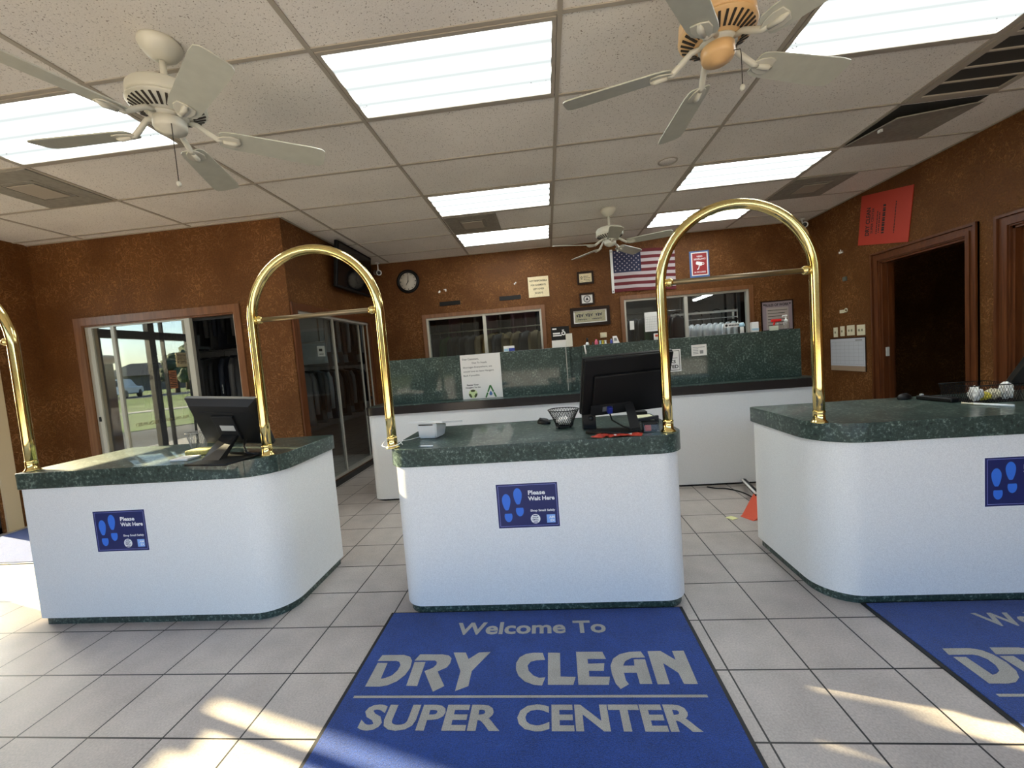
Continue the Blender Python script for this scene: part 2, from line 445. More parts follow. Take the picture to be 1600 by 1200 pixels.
def text(b, s, O, ux, uy, x, y, w, h, bold=0.012, shear=0.0, lift=0.0012):
    """adds the words s to builder b: their box is w by h at (x, y) in the plane O, ux, uy"""
    O, ux, uy = V(O), V(ux), V(uy); n = ux.cross(uy).normalized()
    vs, fs = glyphs(s, bold, shear)
    bv = [b.bm.verts.new(O + ux * (x + w * a) + uy * (y + h * c) + n * lift) for a, c in vs]
    for f in fs: b._f([bv[i] for i in f])
def flat(b, pts, O, ux, uy, lift=0.0012):
    O, ux, uy = V(O), V(ux), V(uy); n = ux.cross(uy).normalized()
    b.poly([O + ux * p[0] + uy * p[1] + n * lift for p in pts])
def bar(b, O, ux, uy, x, y, w, h, lift=0.0012):
    flat(b, [(x, y), (x + w, y), (x + w, y + h), (x, y + h)], O, ux, uy, lift)
def disc(b, O, ux, uy, x, y, r, seg=20, lift=0.0012, ry=None):
    flat(b, [(x + r * math.cos(2*PI*k/seg), y + (ry or r) * math.sin(2*PI*k/seg)) for k in range(seg)], O, ux, uy, lift)
def ringflat(b, O, ux, uy, x, y, r0, r1, a0=0.0, a1=2*PI, seg=24, lift=0.0012):
    for k in range(seg):
        t0 = a0 + (a1-a0)*k/seg; t1 = a0 + (a1-a0)*(k+1)/seg
        flat(b, [(x+r0*math.cos(t0), y+r0*math.sin(t0)), (x+r1*math.cos(t0), y+r1*math.sin(t0)), (x+r1*math.cos(t1), y+r1*math.sin(t1)), (x+r0*math.cos(t1), y+r0*math.sin(t1))], O, ux, uy, lift)
def sheet(b, O, ux, uy, w, h, t=0.002):
    O, ux, uy = V(O), V(ux), V(uy); n = ux.cross(uy).normalized()
    q = [O, O + ux*w, O + ux*w + uy*h, O + uy*h]
    b.hexa([p - n*0 for p in q], [p + n*t for p in q])
X, Y, Z = V((1, 0, 0)), V((0, 1, 0)), V((0, 0, 1))
# ================================================================== camera, light, world
R0 = (0.99339415, 0.08476731, -0.07734706); R1 = (0.07147657, 0.07023155, 0.99496665); R2 = (-0.08977285, 0.99392255, -0.06370874)
cam = bpy.data.cameras.new('camera'); co = bpy.data.objects.new('camera', cam); C.objects.link(co)
co.matrix_world = Matrix(((R0[0], R1[0], -R2[0], -0.17338), (R0[1], R1[1], -R2[1], -2.00747), (R0[2], R1[2], -R2[2], 1.32), (0, 0, 0, 1)))
cam.sensor_width = 36.0; cam.lens = 636.48 / 1600 * 36.0; cam.clip_start = 0.02; cam.clip_end = 500
S.camera = co
S.view_settings.view_transform = 'Standard'; S.view_settings.look = 'None'; S.view_settings.gamma = 1.0
S.view_settings.use_curve_mapping = False; S.view_settings.exposure = EXPOSURE
S.cycles.use_denoising = True
S.cycles.max_bounces = 10; S.cycles.diffuse_bounces = 5; S.cycles.glossy_bounces = 5; S.cycles.transparent_max_bounces = 12
S.cycles.sample_clamp_indirect = 8.0; S.cycles.caustics_reflective = False; S.cycles.caustics_refractive = False

sun_el, sun_dir = math.radians(19.8), V((0.961, -0.276, 0))
ld = bpy.data.lights.new('sun', 'SUN'); ld.energy = SUN; ld.angle = math.radians(0.55); ld.color = (1.0, 0.80, 0.50)
lo = bpy.data.objects.new('sun', ld); C.objects.link(lo)
d = V((sun_dir.x * math.cos(sun_el), sun_dir.y * math.cos(sun_el), -math.sin(sun_el)))
lo.rotation_euler = d.to_track_quat('-Z', 'Y').to_euler(); lo.location = (-12, 4, 9)
w = bpy.data.worlds.new('sky'); S.world = w; w.use_nodes = True
nt = w.node_tree; nt.nodes.clear()
sk = nt.nodes.new('ShaderNodeTexSky'); sk.sky_type = 'NISHITA'; sk.sun_disc = False
sk.sun_elevation = sun_el; sk.sun_rotation = math.atan2(-0.961, 0.276); sk.altitude = 50; sk.air_density = 1.0; sk.dust_density = 1.5; sk.ozone_density = 1.5
bg = nt.nodes.new('ShaderNodeBackground'); bg.inputs[1].default_value = SKY
wo = nt.nodes.new('ShaderNodeOutputWorld')
nt.links.new(sk.outputs[0], bg.inputs[0]); nt.links.new(bg.outputs[0], wo.inputs[0])

# ================================================================== room shell
CH = 2.895
YA, XS, YB, XR, XL, YF = 1.94, -2.72, 4.08, 3.54, -5.55, -3.3
b = B(); b.box(-5.75, -3.45, -0.12, 6.6, 10.4, 0.0); struct(b.done('floor', 'tile'))
b = B(); b.box(-5.75, -3.45, CH, 6.6, 10.4, CH + 0.15); struct(b.done('ceiling', 'ceil'))
# suspended grid: main tees and cross tees hang a few millimetres below the panels
b = B()
for i in range(-4, 3):
    x = 1.2192 * i; ye = YB if x > XS else YA
    b.box(x - 0.012, YF, CH - 0.007, x + 0.012, ye, CH - 0.0005)
for j in range(-5, 7):
    y = 0.6096 * j; xe = XL if y < YA else XS
    b.box(xe, y - 0.011, CH - 0.006, XR, y + 0.011, CH - 0.0005)
for (x, y, x2, y2) in ((XS, YB - 0.022, XR, YB), (XR - 0.022, YF, XR, YB), (XL, YA - 0.022, XS, YA), (XS, YA, XS + 0.022, YB)):
    b.box(x, y, CH - 0.008, x2, y2, CH - 0.0005)
struct(b.done('trim_1', 'tee'))

wall('wall_back', 'x', YB, YB + 0.11, XS - 0.1, 6.6, 0, CH, [(-1.95, -0.21, 0.96, 2.01), (0.99, 2.72, 0.96, 2.03)], 'stucco')
wall('wall_right', 'y', XR, XR + 0.11, YF, YB, 0, CH, [(1.95, 2.875, -1, 2.06), (0.72, 1.60, -1, 2.05)], 'stucco')
wall('wall_alcove', 'x', YA, YA + 0.11, XL, XS, 0, CH, [(-5.03, -3.31, -1, 2.005)], 'stucco')
wall('wall_side', 'y', XS - 0.1, XS, YA + 0.11, YB, 0, CH, [(2.05, 3.75, 0.06, 1.985)], 'stucco')
wall('wall_left', 'y', XL - 0.12, XL, YF, YA + 0.11, 0, CH, [(0.12, 1.42, -1, 2.70)], 'stucco')
wall('wall_front', 'x', YF - 0.12, YF, XL - 0.12, XR + 0.11, 0, CH, [(-5.2, -2.35, 0.12, 2.6), (-2.2, 0.75, 0.12, 2.6), (0.9, 3.35, 0.12, 2.6)], 'stucco')
# rooms behind: garment store (left and back) and two unlit rooms on the right
b = B(); b.box(-5.75, YA + 0.11, 0, -5.65, 10.4, CH); struct(b.done('wall_store_left', 'dark_wall'))
b = B(); b.box(-5.65, 10.3, 0, 6.6, 10.4, CH); struct(b.done('wall_store_back', 'dark_wall'))
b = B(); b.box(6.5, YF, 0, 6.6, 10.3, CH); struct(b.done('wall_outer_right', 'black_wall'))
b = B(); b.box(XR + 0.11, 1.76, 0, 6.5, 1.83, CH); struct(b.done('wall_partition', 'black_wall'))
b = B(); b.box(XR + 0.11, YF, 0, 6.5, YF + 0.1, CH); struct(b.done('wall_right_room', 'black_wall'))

# ---- door casings on the right wall (profiled wood)
def casing(name, y0, y1, zt, wd=0.105):
    b = B()
    for (a, c, t) in ((0.0, wd, 0.016), (0.012, 0.045, 0.028), (wd - 0.022, wd, 0.034)):
        b.box(XR - t, y1 + a, 0, XR, y1 + c, zt + c)
        b.box(XR - t, y0 - c, 0, XR, y0 - a, zt + c)
        b.box(XR - t, y0 - a, zt + a, XR, y1 + a, zt + c)
    # jamb lining and stop
    b.box(XR, y1 - 0.02, 0, XR + 0.12, y1, zt); b.box(XR, y0, 0, XR + 0.12, y0 + 0.02, zt); b.box(XR, y0, zt - 0.02, XR + 0.12, y1, zt)
    b.box(XR + 0.05, y1 - 0.035, 0, XR + 0.085, y1 - 0.02, zt - 0.02); b.box(XR + 0.05, y0 + 0.02, 0, XR + 0.085, y0 + 0.035, zt - 0.02)
    return struct(b.done(name, 'wood'))
casing('door_1', 1.95, 2.875, 2.06); casing('door_2', 0.72, 1.60, 2.05)

# ---- alcove sliding glass (left), wood casing, pale aluminium sashes
def frame_box(b, x0, x1, z0, z1, y0, y1, t):
    b.box(x0, y0, z0, x0 + t, y1, z1); b.box(x1 - t, y0, z0, x1, y1, z1); b.box(x0 + t, y0, z1 - t, x1 - t, y1, z1); b.box(x0 + t, y0, z0, x1 - t, y1, z0 + t)
win = struct(B().box(-5.12, YA - 0.022, 0, -5.03, YA, 2.005).box(-3.31, YA - 0.022, 0, -3.24, YA, 2.005).box(-5.12, YA - 0.022, 2.005, -3.24, YA, 2.085).box(-5.03, YA, 1.99, -3.31, YA + 0.11, 2.005).done('window_1', 'brownwood'))
b = B(); b.box(-5.03, YA + 0.01, 0, -5.0, YA + 0.10, 2.005); b.box(-3.34, YA + 0.01, 0, -3.31, YA + 0.10, 2.005); b.box(-5.0, YA + 0.01, 1.992, -3.34, YA + 0.10, 2.005); b.box(-5.0, YA + 0.01, 0, -3.34, YA + 0.10, 0.03); struct(b.done('window_frame', 'alum', win))
b = B(); b.box(-5.0, YA + 0.012, 0.03, -4.955, YA + 0.04, 1.992); b.box(-4.955, YA + 0.012, 1.976, -3.885, YA + 0.04, 1.992); b.box(-4.955, YA + 0.012, 0.03, -3.885, YA + 0.04, 0.075); b.box(-4.735, YA + 0.010, 0.075, -4.697, YA + 0.042, 1.976)
b.box(-3.885, YA + 0.006, 0.03, -3.825, YA + 0.044, 1.992); struct(b.done('sliding_sash', 'alum', win))
b = B(); b.box(-4.955, YA + 0.024, 0.07, -3.885, YA + 0.028, 1.978); struct(b.done('pane', 'mirror_glass', win))
b = B(); frame_box(b, -3.86, -3.34, 0.03, 1.992, YA + 0.055, YA + 0.085, 0.03); struct(b.done('sliding_sash', 'darkalum', win))
b = B(); b.box(-5.005, YA + 0.004, 0.98, -4.985, YA + 0.013, 1.03); struct(b.done('latch', 'black', win))
# ---- side sliding glass door of the store
win = struct(B().box(XS, 1.955, 0, XS + 0.02, 2.05, 2.06).box(XS, 3.75, 0, XS + 0.02, 3.83, 2.06).box(XS, 2.05, 1.985, XS + 0.02, 3.75, 2.06).done('window_2', 'wood'))
b = B()
for (y0, y1, x) in ((2.05, 2.085, -2.735), (2.765, 2.795, -2.735), (2.825, 2.85, -2.78), (3.565, 3.59, -2.79), (3.64, 3.66, -2.755), (3.725, 3.75, -2.735)): b.box(x - 0.006, y0, 0.06, x + 0.006, y1, 1.985)
b.box(-2.80, 2.05, 1.955, -2.723, 3.75, 1.985); b.box(-2.80, 2.05, 0.06, -2.723, 3.75, 0.09)
struct(b.done('sliding_sash', 'alum', win))
b = B(); b.box(-2.752, 2.085, 0.09, -2.748, 2.765, 1.955); struct(b.done('pane', 'glass', win))
b = B(); b.box(-2.797, 2.85, 0.09, -2.793, 3.56, 1.955); struct(b.done('pane', 'glass', win))
b = B(); b.box(-2.735, 3.645, 0.88, -2.722, 3.66, 0.93); struct(b.done('latch', 'black', win))
b = B(); b.box(XS, 1.96, 0, XS + 0.05, 3.9, 0.05); struct(b.done('trim_2', 'darkalum'))
# ---- the two service windows in the back wall
def service_window(name, x0, x1, zt, mull, tan):
    c = 0.055
    win = struct(B().box(x0 - c, YB - 0.02, 0.96, x0, YB, zt + c).box(x1, YB - 0.02, 0.96, x1 + c, YB, zt + c).box(x0, YB - 0.02, zt, x1, YB, zt + c).done(name, tan))
    b = B(); frame_box(b, x0, x1, 0.96, zt, YB + 0.004, YB + 0.07, 0.028); b.box(mull - 0.024, YB + 0.002, 0.98, mull + 0.024, YB + 0.045, zt - 0.02)
    struct(b.done('window_frame', 'alum', win))
    b = B(); b.box(x0 + 0.028, YB + 0.03, 0.985, mull - 0.024, YB + 0.034, zt - 0.028); struct(b.done('pane', 'glass', win))
    b = B(); b.box(mull + 0.024, YB + 0.03, 0.985, x1 - 0.028, YB + 0.034, zt - 0.028); struct(b.done('pane', 'glass', win))
service_window('window_3', -1.95, -0.21, 2.01, -1.065, 'brownwood')
service_window('window_4', 0.99, 2.72, 2.03, 1.86, 'brownwood')
# ---- glazed entrance in the left wall
b = B()
for (y0, y1) in ((0.12, 0.16), (0.68, 0.77), (1.385, 1.42)): b.box(XL - 0.09, y0, 0, XL - 0.02, y1, 2.70)
b.box(XL - 0.085, 0.535, 0.05, XL - 0.03, 0.553, 2.70)
b.box(XL - 0.10, 0.12, 1.958, XL - 0.01, 1.42, 2.06); b.box(XL - 0.09, 0.12, 2.66, XL - 0.02, 1.42, 2.70); b.box(XL - 0.09, 0.12, 0.0, XL - 0.02, 1.42, 0.06)
win = struct(b.done('door_3', 'darkalum'))
for (y0, y1, z0, z1) in ((0.16, 0.535, 0.06, 2.66), (0.553, 0.68, 0.06, 2.66), (0.77, 1.385, 0.06, 2.66)):
    b = B(); b.box(XL - 0.057, y0, z0, XL - 0.053, y1, z1); struct(b.done('pane', 'glass', win))
b = B().box(XL, 1.44, 0, XL + 0.02, 1.56, 2.78); struct(b.done('trim_3', mat('cream_door_casing', (0.55, 0.44, 0.28), 0.5)))

# ================================================================== outdoors (reflected in the alcove glass, plus added light blockers)
vx, vy = -0.173, 5.867
dx, dy = -0.7548, -0.6560
px_, py_ = -dy, dx          # sideways
def st(s, t): return (vx + dx * s + px_ * t, vy + dy * s + py_ * t)
def strip(name, m, s0, s1, z0, z1, t=90):
    b = B(); q = [(*st(s0, -t), z0), (*st(s1, -t), z1), (*st(s1, t), z1), (*st(s0, t), z0)]
    b.hexa([(x, y, z - 0.3) for x, y, z in q], q); return struct(b.done(name, m))
b = B(); b.box(-60, -70, -0.45, 60, 60, -0.16); struct(b.done('parking_lot', 'asphalt'))
strip('lawn', 'grass', 18.6, 30, -0.14, -0.10); strip('kerb_walk', 'concrete', 30, 31.6, -0.07, -0.07)
strip('lawn', 'grass', 31.6, 42, -0.10, 0.45); strip('road', 'asphalt', 42, 53, 0.45, 0.5); strip('lawn', 'grass', 53, 170, 0.5, 0.6)
b = B(); b.box(-9.2, -6, -0.2, -5.67, 6, -0.02); struct(b.done('entrance_walk', 'concrete'))
b = B(); b.box(-9.2, -34, -0.2, 20, -3.43, -0.03); struct(b.done('bounce_walk', mat('pale_concrete', (0.60, 0.57, 0.52), 0.9, noise=0.08, nscale=4.0)))  # pale paving added out of view to bounce sunlight onto the ceiling

t = thing('sun_blocker', 'added low shadow-casting pillar standing outside the glass entrance door', 'blocker', (-6.75, 0.80, -0.02))  # invented upright that shades the floor short of the sun streak
b = B(); b.box(-7.05, 0.52, -0.02, -6.45, 1.0, 1.68); b.done('shaft', 'blocker', t)
b = B(); b.box(-7.11, 0.47, 1.68, -6.40, 1.02, 1.81, 0.06); b.done('cap', 'concrete', t)

t = thing('sky_blocker', 'long dark grey building added behind the camera to darken reflections', 'backdrop', (3, -38, -0.1))  # added out of view to block low sky and darken window reflections
b = B(); b.box(-30, -44, -0.2, 36, -36, 6.5); b.done('wall', mat('grey_block', (0.030, 0.030, 0.030), 0.9, spec=0.1), t); b = B(); b.box(-30.5, -44.5, 6.5, 36.5, -35.5, 7.4); b.done('roof', 'roofdark', t)
t = thing('sun_board', 'added dark boards on a post blocking sun outside the entrance', 'sign', (-6.75, 1.0, -0.02))  # invented boards, out of view, that trim the sun patches indoors
b = B(); b.box(-6.775, 0.96, -0.02, -6.735, 1.0, 2.52); b.done('post', 'darkalum', t)
b = B(); b.box(-6.77, 0.80, 2.45, -6.74, 1.245, 3.05); b.box(-6.77, 1.245, 2.55, -6.74, 1.43, 3.05); b.done('board', 'darkalum', t)
b = B(); b.box(-6.77, 1.53, 2.45, -6.74, 1.68, 2.92); b.box(-6.765, 1.42, 2.70, -6.745, 1.53, 2.72); b.done('side_sun_board', 'darkalum', t)
# car
k = 6.6; cx, cy = -0.173 - 5.377 * k, 5.867 - 4.66 * k
t = thing('car', 'white hatchback car parked beyond the lawn, seen reflected in glass', 'car', (0, 0, 0))
b = B(); b.box(-0.9, -2.2, 0.32, 0.9, 2.2, 0.95, 0.12); b.done('body', 'whiteplastic', t)
b = B(); b.hexa([(-0.86, -2.1, 0.93), (0.86, -2.1, 0.93), (0.86, 1.0, 0.93), (-0.86, 1.0, 0.93)], [(-0.68, -1.75, 1.58), (0.68, -1.75, 1.58), (0.68, 0.4, 1.58), (-0.68, 0.4, 1.58)]); b.done('cabin', 'whiteplastic', t)
b = B(); b.hexa([(-0.70, -2.125, 1.0), (0.70, -2.125, 1.0), (0.7, -1.9, 1.0), (-0.7, -1.9, 1.0)], [(-0.6, -1.84, 1.48), (0.6, -1.84, 1.48), (0.6, -1.7, 1.48), (-0.6, -1.7, 1.48)]); b.done('rear_window', 'blackgloss', t)
for sx in (-0.83, 0.83):
    for sy in (-1.35, 1.35):
        b = B(); b.lathe([(0.0, -0.1), (0.33, -0.1), (0.33, 0.1), (0.0, 0.1)], (0, 0, 0), 20, Matrix.Translation((sx, sy, 0.33)) @ Matrix.Rotation(PI/2, 4, 'Y')); b.done('wheel', 'rubber', t)
t.location = (cx, cy, 0.47); t.rotation_euler = (0, 0, math.atan2(dy, dx) - PI/2 + 0.35)

# house
hx, hy = -0.173 - 5.377 * 14, 5.867 - 5.04 * 14
t = thing('house', 'dark hip roofed house across the road, seen reflected in glass', 'house', (0, 0, 0))
b = B(); b.box(-6, -4, 0, 6, 4, 2.9); b.done('wall', mat('house_wall', (0.13, 0.11, 0.10), 0.9), t)
b = B(); b.hexa([(-6.6, -4.6, 2.85), (6.6, -4.6, 2.85), (6.6, 4.6, 2.85), (-6.6, 4.6, 2.85)], [(-2, -0.05, 5.2), (2, -0.05, 5.2), (2, 0.05, 5.2), (-2, 0.05, 5.2)]); b.done('roof', mat('roof_shingle', (0.10, 0.09, 0.08), 0.9), t)
for wx in (-3.5, 0.5, 3.5):
    b = B(); b.box(wx - 0.5, -4.06, 1.0, wx + 0.5, -3.98, 2.2); b.done('window_pane', 'blackgloss', t)
t.location = (hx, hy, 0.5); t.rotation_euler = (0, 0, math.atan2(dy, dx) + PI/2)

def tree(x, y, z, h, r, label, group=None):
    t = thing('tree', label, 'tree', (x, y, z), group)
    b = B(); b.tube([(x, y, z), (x + 0.1, y, z + h * 0.3), (x, y + 0.1, z + h * 0.6)], [0.22, 0.17, 0.1], 8); b.done('trunk', 'bark', t)
    b = B(); rnd = random.Random(int(x * 10) ^ int(y * 7))
    for q in range(15):
        a = rnd.uniform(0, 2*PI); rr = r * math.sqrt(rnd.random()) * 0.75; zz = z + h * rnd.uniform(0.35, 0.86)
        bb = bmesh.new(); bmesh.ops.create_icosphere(bb, subdivisions=2, radius=r * rnd.uniform(0.3, 0.48))
        for v in bb.verts: v.co *= rnd.uniform(0.8, 1.2)
        b._absorb(bb, Matrix.Translation((x + rr * math.cos(a), y + rr * math.sin(a), zz)))
    b.done('crown', 'leaf', t)
for (yw, k, h, r, lab) in ((1.60, 7.6, 4.2, 1.9, 'leafy tree left of the white car in the reflected view'), (0.40, 6.6, 4.6, 1.2, 'bushy tree right of the reflected house, nearest the door post'),
                      (0.08, 5.0, 4.0, 1.2, 'wide tree at the right end of the reflected view'), (0.22, 8.6, 6.2, 1.9, 'tallest tree behind the two right trees of the reflected view'), (0.98, 17, 4.0, 1.6, 'distant tree behind the reflected house roof'), (1.22, 15.5, 2.6, 2.2, 'small distant tree between car and reflected house')):
    tree(-0.173 - 5.377 * k, 5.867 + (yw - 5.867) * k, 0.35, h, r, lab)

# writing and papers on the entrance glass
XG = XL - 0.045
def cling(name, label, cat, y0, z0, w, h, m, fn, facing=1):
    O = (XG, y0, z0); t = thing(name, label, cat, O)
    b = B(); sheet(b, O, Y, Z, w, h, 0.002); b.done('paper_sheet', m, t); b = B(); fn(b, O, w, h); b.done('lettering', 'ink', t, recalc=False)
def f1(b, O, w, h):
    for i in range(9): bar(b, O, Y, Z, w * 0.1, h * (0.9 - 0.095 * i) - 0.01, w * (0.8 if i % 3 else 0.6), 0.012, 0.003)
cling('orange_notice', 'faded orange notice taped on the glass entrance door side pane', 'notice', 0.40, 1.26, 0.125, 0.26, mat('faded_orange_paper', (0.70, 0.27, 0.12), 0.8), f1)
def f2(b, O, w, h):
    O2 = (O[0], O[1] + w, O[2])
    for s, zz, hh in (('NO PERSONAL', 0.155, 0.03), ('CHECKS', 0.105, 0.035), ('ACCEPTED', 0.05, 0.035)):
        text(b, s, O2, -Y, Z, 0.012, zz, w - 0.024, hh, lift=-0.004)
cling('check_sign', 'cream sign about checks on the glass entrance door side pane', 'sign', 0.20, 1.57, 0.17, 0.21, 'tan', f2)
b = B(); text(b, 'PRE-PAYMENT REQUIRED', (XG, 0.28, 0.79), Y, Z, 0, 0, 0.80, 0.055, 0.01)
tag(b.done('glass_lettering', mat('gold_vinyl_letters', (0.65, 0.55, 0.30), 0.5), loc=(XG, 0.28, 0.79), recalc=False), 'gold vinyl letters about payment across the glass entrance', 'lettering')
# ================================================================== ceiling lights, vents, fans
def ceiling_light(x0, y0, label):
    cx, cy = x0 + 0.6096, y0 + 0.3048
    t = thing('ceiling_light', label, 'light', (cx, cy, CH), 'fluorescent ceiling panels')
    a, c = 0.594, 0.29
    b = B(); z0, z1 = CH - 0.010, CH - 0.0005
    frame = 0.022
    b.box(cx - a, cy - c, z0, cx - a + frame, cy + c, z1); b.box(cx + a - frame, cy - c, z0, cx + a, cy + c, z1)
    b.box(cx - a + frame, cy - c, z0, cx + a - frame, cy - c + frame, z1); b.box(cx - a + frame, cy + c - frame, z0, cx + a - frame, cy + c, z1)
    b.done('frame', 'tee', t)
    b = B(); b.box(cx - a + frame, cy - c + frame, CH - 0.006, cx + a - frame, cy + c - frame, CH - 0.001); b.done('diffuser', 'diff', t)
    rnd = random.Random(int(x0 * 100 + y0 * 10)); b = B()
    for q in range(46):
        sx = rnd.choice((-1, 1)); px = cx + sx * (a - frame - 0.015 - abs(rnd.gauss(0, 0.07))); py = cy + c - frame - 0.012 - abs(rnd.gauss(0, 0.05)); r = rnd.uniform(0.0015, 0.004)
        b.box(px - r, py - r * 0.6, CH - 0.0075, px + r, py + r * 0.6, CH - 0.006)
    b.done('dead_insects', 'slot', t)['kind'] = 'stuff'
T = 0.6096
ceiling_light(-1.2192, 0, 'largest glowing ceiling light panel, between the two near ceiling fans')
ceiling_light(-1.2192, 3 * T, 'middle ceiling light panel of the centre column, above a grey vent')
ceiling_light(-1.2192, 5 * T, 'farthest ceiling light panel of the centre column, behind a grey vent')
ceiling_light(1.2192, 0, 'ceiling light panel at the top right beside the cream fan')
ceiling_light(1.2192, 3 * T, 'middle ceiling light panel of the right column, above the right arch')
ceiling_light(1.2192, 5 * T, 'far ceiling light panel of the right column, crossed by the brass arch')
ceiling_light(-3.6576, 0, 'ceiling light panel at far left behind the left fan blades')

def vent_panel(x0, y0, w, label, tilt=0.0):
    t = thing('ceiling_vent', label, 'vent', (x0 + w/2, y0 + w/2, CH - 0.002), 'flat ceiling air vents')
    cx, cy = x0 + w/2, y0 + w/2
    b = B(); b.box(x0, y0, CH - 0.012, x0 + w, y0 + w, CH - 0.0015, 0.002); b.done('panel', 'vent', t)
    b = B(); q = w * 0.2
    b.box(cx - q, cy - q, CH - 0.022, cx + q, cy + q, CH - 0.016, 0.002)
    b.box(cx - 0.02, cy - 0.02, CH - 0.018, cx + 0.02, cy + 0.02, CH - 0.011); b.done('centre_plate', 'tee', t)
    b = B(); e = q + 0.035
    for (ax, ay, bx, by) in ((-e, -e, e, -e + 0.012), (-e, e - 0.012, e, e), (-e, -e, -e + 0.012, e), (e - 0.012, -e, e, e)): b.box(cx + ax, cy + ay, CH - 0.015, cx + bx, cy + by, CH - 0.011)
    b.done('inner_ridge', 'vent', t)
    return t
vent_panel(-4.262, 0.62, 0.58, 'square grey ceiling vent beside the left light panel')
vent_panel(-1.19, 4 * T + 0.02, 0.575, 'square grey ceiling vent between the two far centre light panels')
vent_panel(2.455, 4 * T + 0.02, 0.58, 'square grey ceiling vent near the right wall above the red sign')
# louvred return grille and the loose panel behind it
t = thing('return_grille', 'large dark louvred air return grille in the ceiling at right', 'vent', (2.78, 0.6, CH - 0.002))
b = B(); x0, x1, y0, y1 = 2.455, 3.03, 0.02, 1.20
for q in ((x0, y0, x0 + 0.05, y1), (x1 - 0.04, y0, x1, y1), (x0 + 0.05, y0, x1 - 0.04, y0 + 0.05), (x0 + 0.05, y1 - 0.05, x1 - 0.04, y1)): b.box(q[0], q[1], CH - 0.014, q[2], q[3], CH - 0.0015)
b.done('frame', 'tee', t)
b = B(); b.box(x0 + 0.05, y0 + 0.05, CH - 0.004, x1 - 0.04, y1 - 0.05, CH - 0.0015); b.done('backing', 'ventdark', t)
for k in range(7):
    yy = y0 + 0.14 + 0.142 * k; b = B(); b.box(x0 + 0.05, yy - 0.006, CH - 0.012, x1 - 0.04, yy + 0.006, CH - 0.004); b.done('louvre', 'tee', t)
t = thing('ceiling_hatch', 'loose grey filter panel hanging slightly open from the ceiling at right', 'panel', (2.75, 1.53, CH - 0.002))
b = B(); b.hexa([(2.46, 1.28, CH - 0.075), (3.03, 1.28, CH - 0.03), (3.03, 1.81, CH - 0.012), (2.46, 1.81, CH - 0.016)], [(2.46, 1.28, CH - 0.066), (3.03, 1.28, CH - 0.021), (3.03, 1.81, CH - 0.003), (2.46, 1.81, CH - 0.007)]); b.done('panel', 'vent', t)
b = B(); b.box(2.462, 1.25, CH - 0.004, 3.03, 1.80, CH - 0.001); b.done('opening', 'ventdark', t)
b = B(); b.box(2.467, 1.44, CH - 0.082, 2.485, 1.47, CH - 0.060); b.done('clip', 'tag', t)
t = thing('ceiling_speaker', 'round flush ceiling disc right of the far fan', 'speaker', (0.975, 1.712, CH))
b = B(); b.lathe([(0.0, -0.004), (0.068, -0.004), (0.070, -0.001), (0.0, -0.001)], (0.975, 1.712, CH), 28); b.done('disc', 'ceil', t)
b = B(); b.lathe([(0.070, -0.001), (0.070, -0.006), (0.080, -0.006), (0.083, -0.001)], (0.975, 1.712, CH), 32, None, False); b.done('ring', 'tee', t)

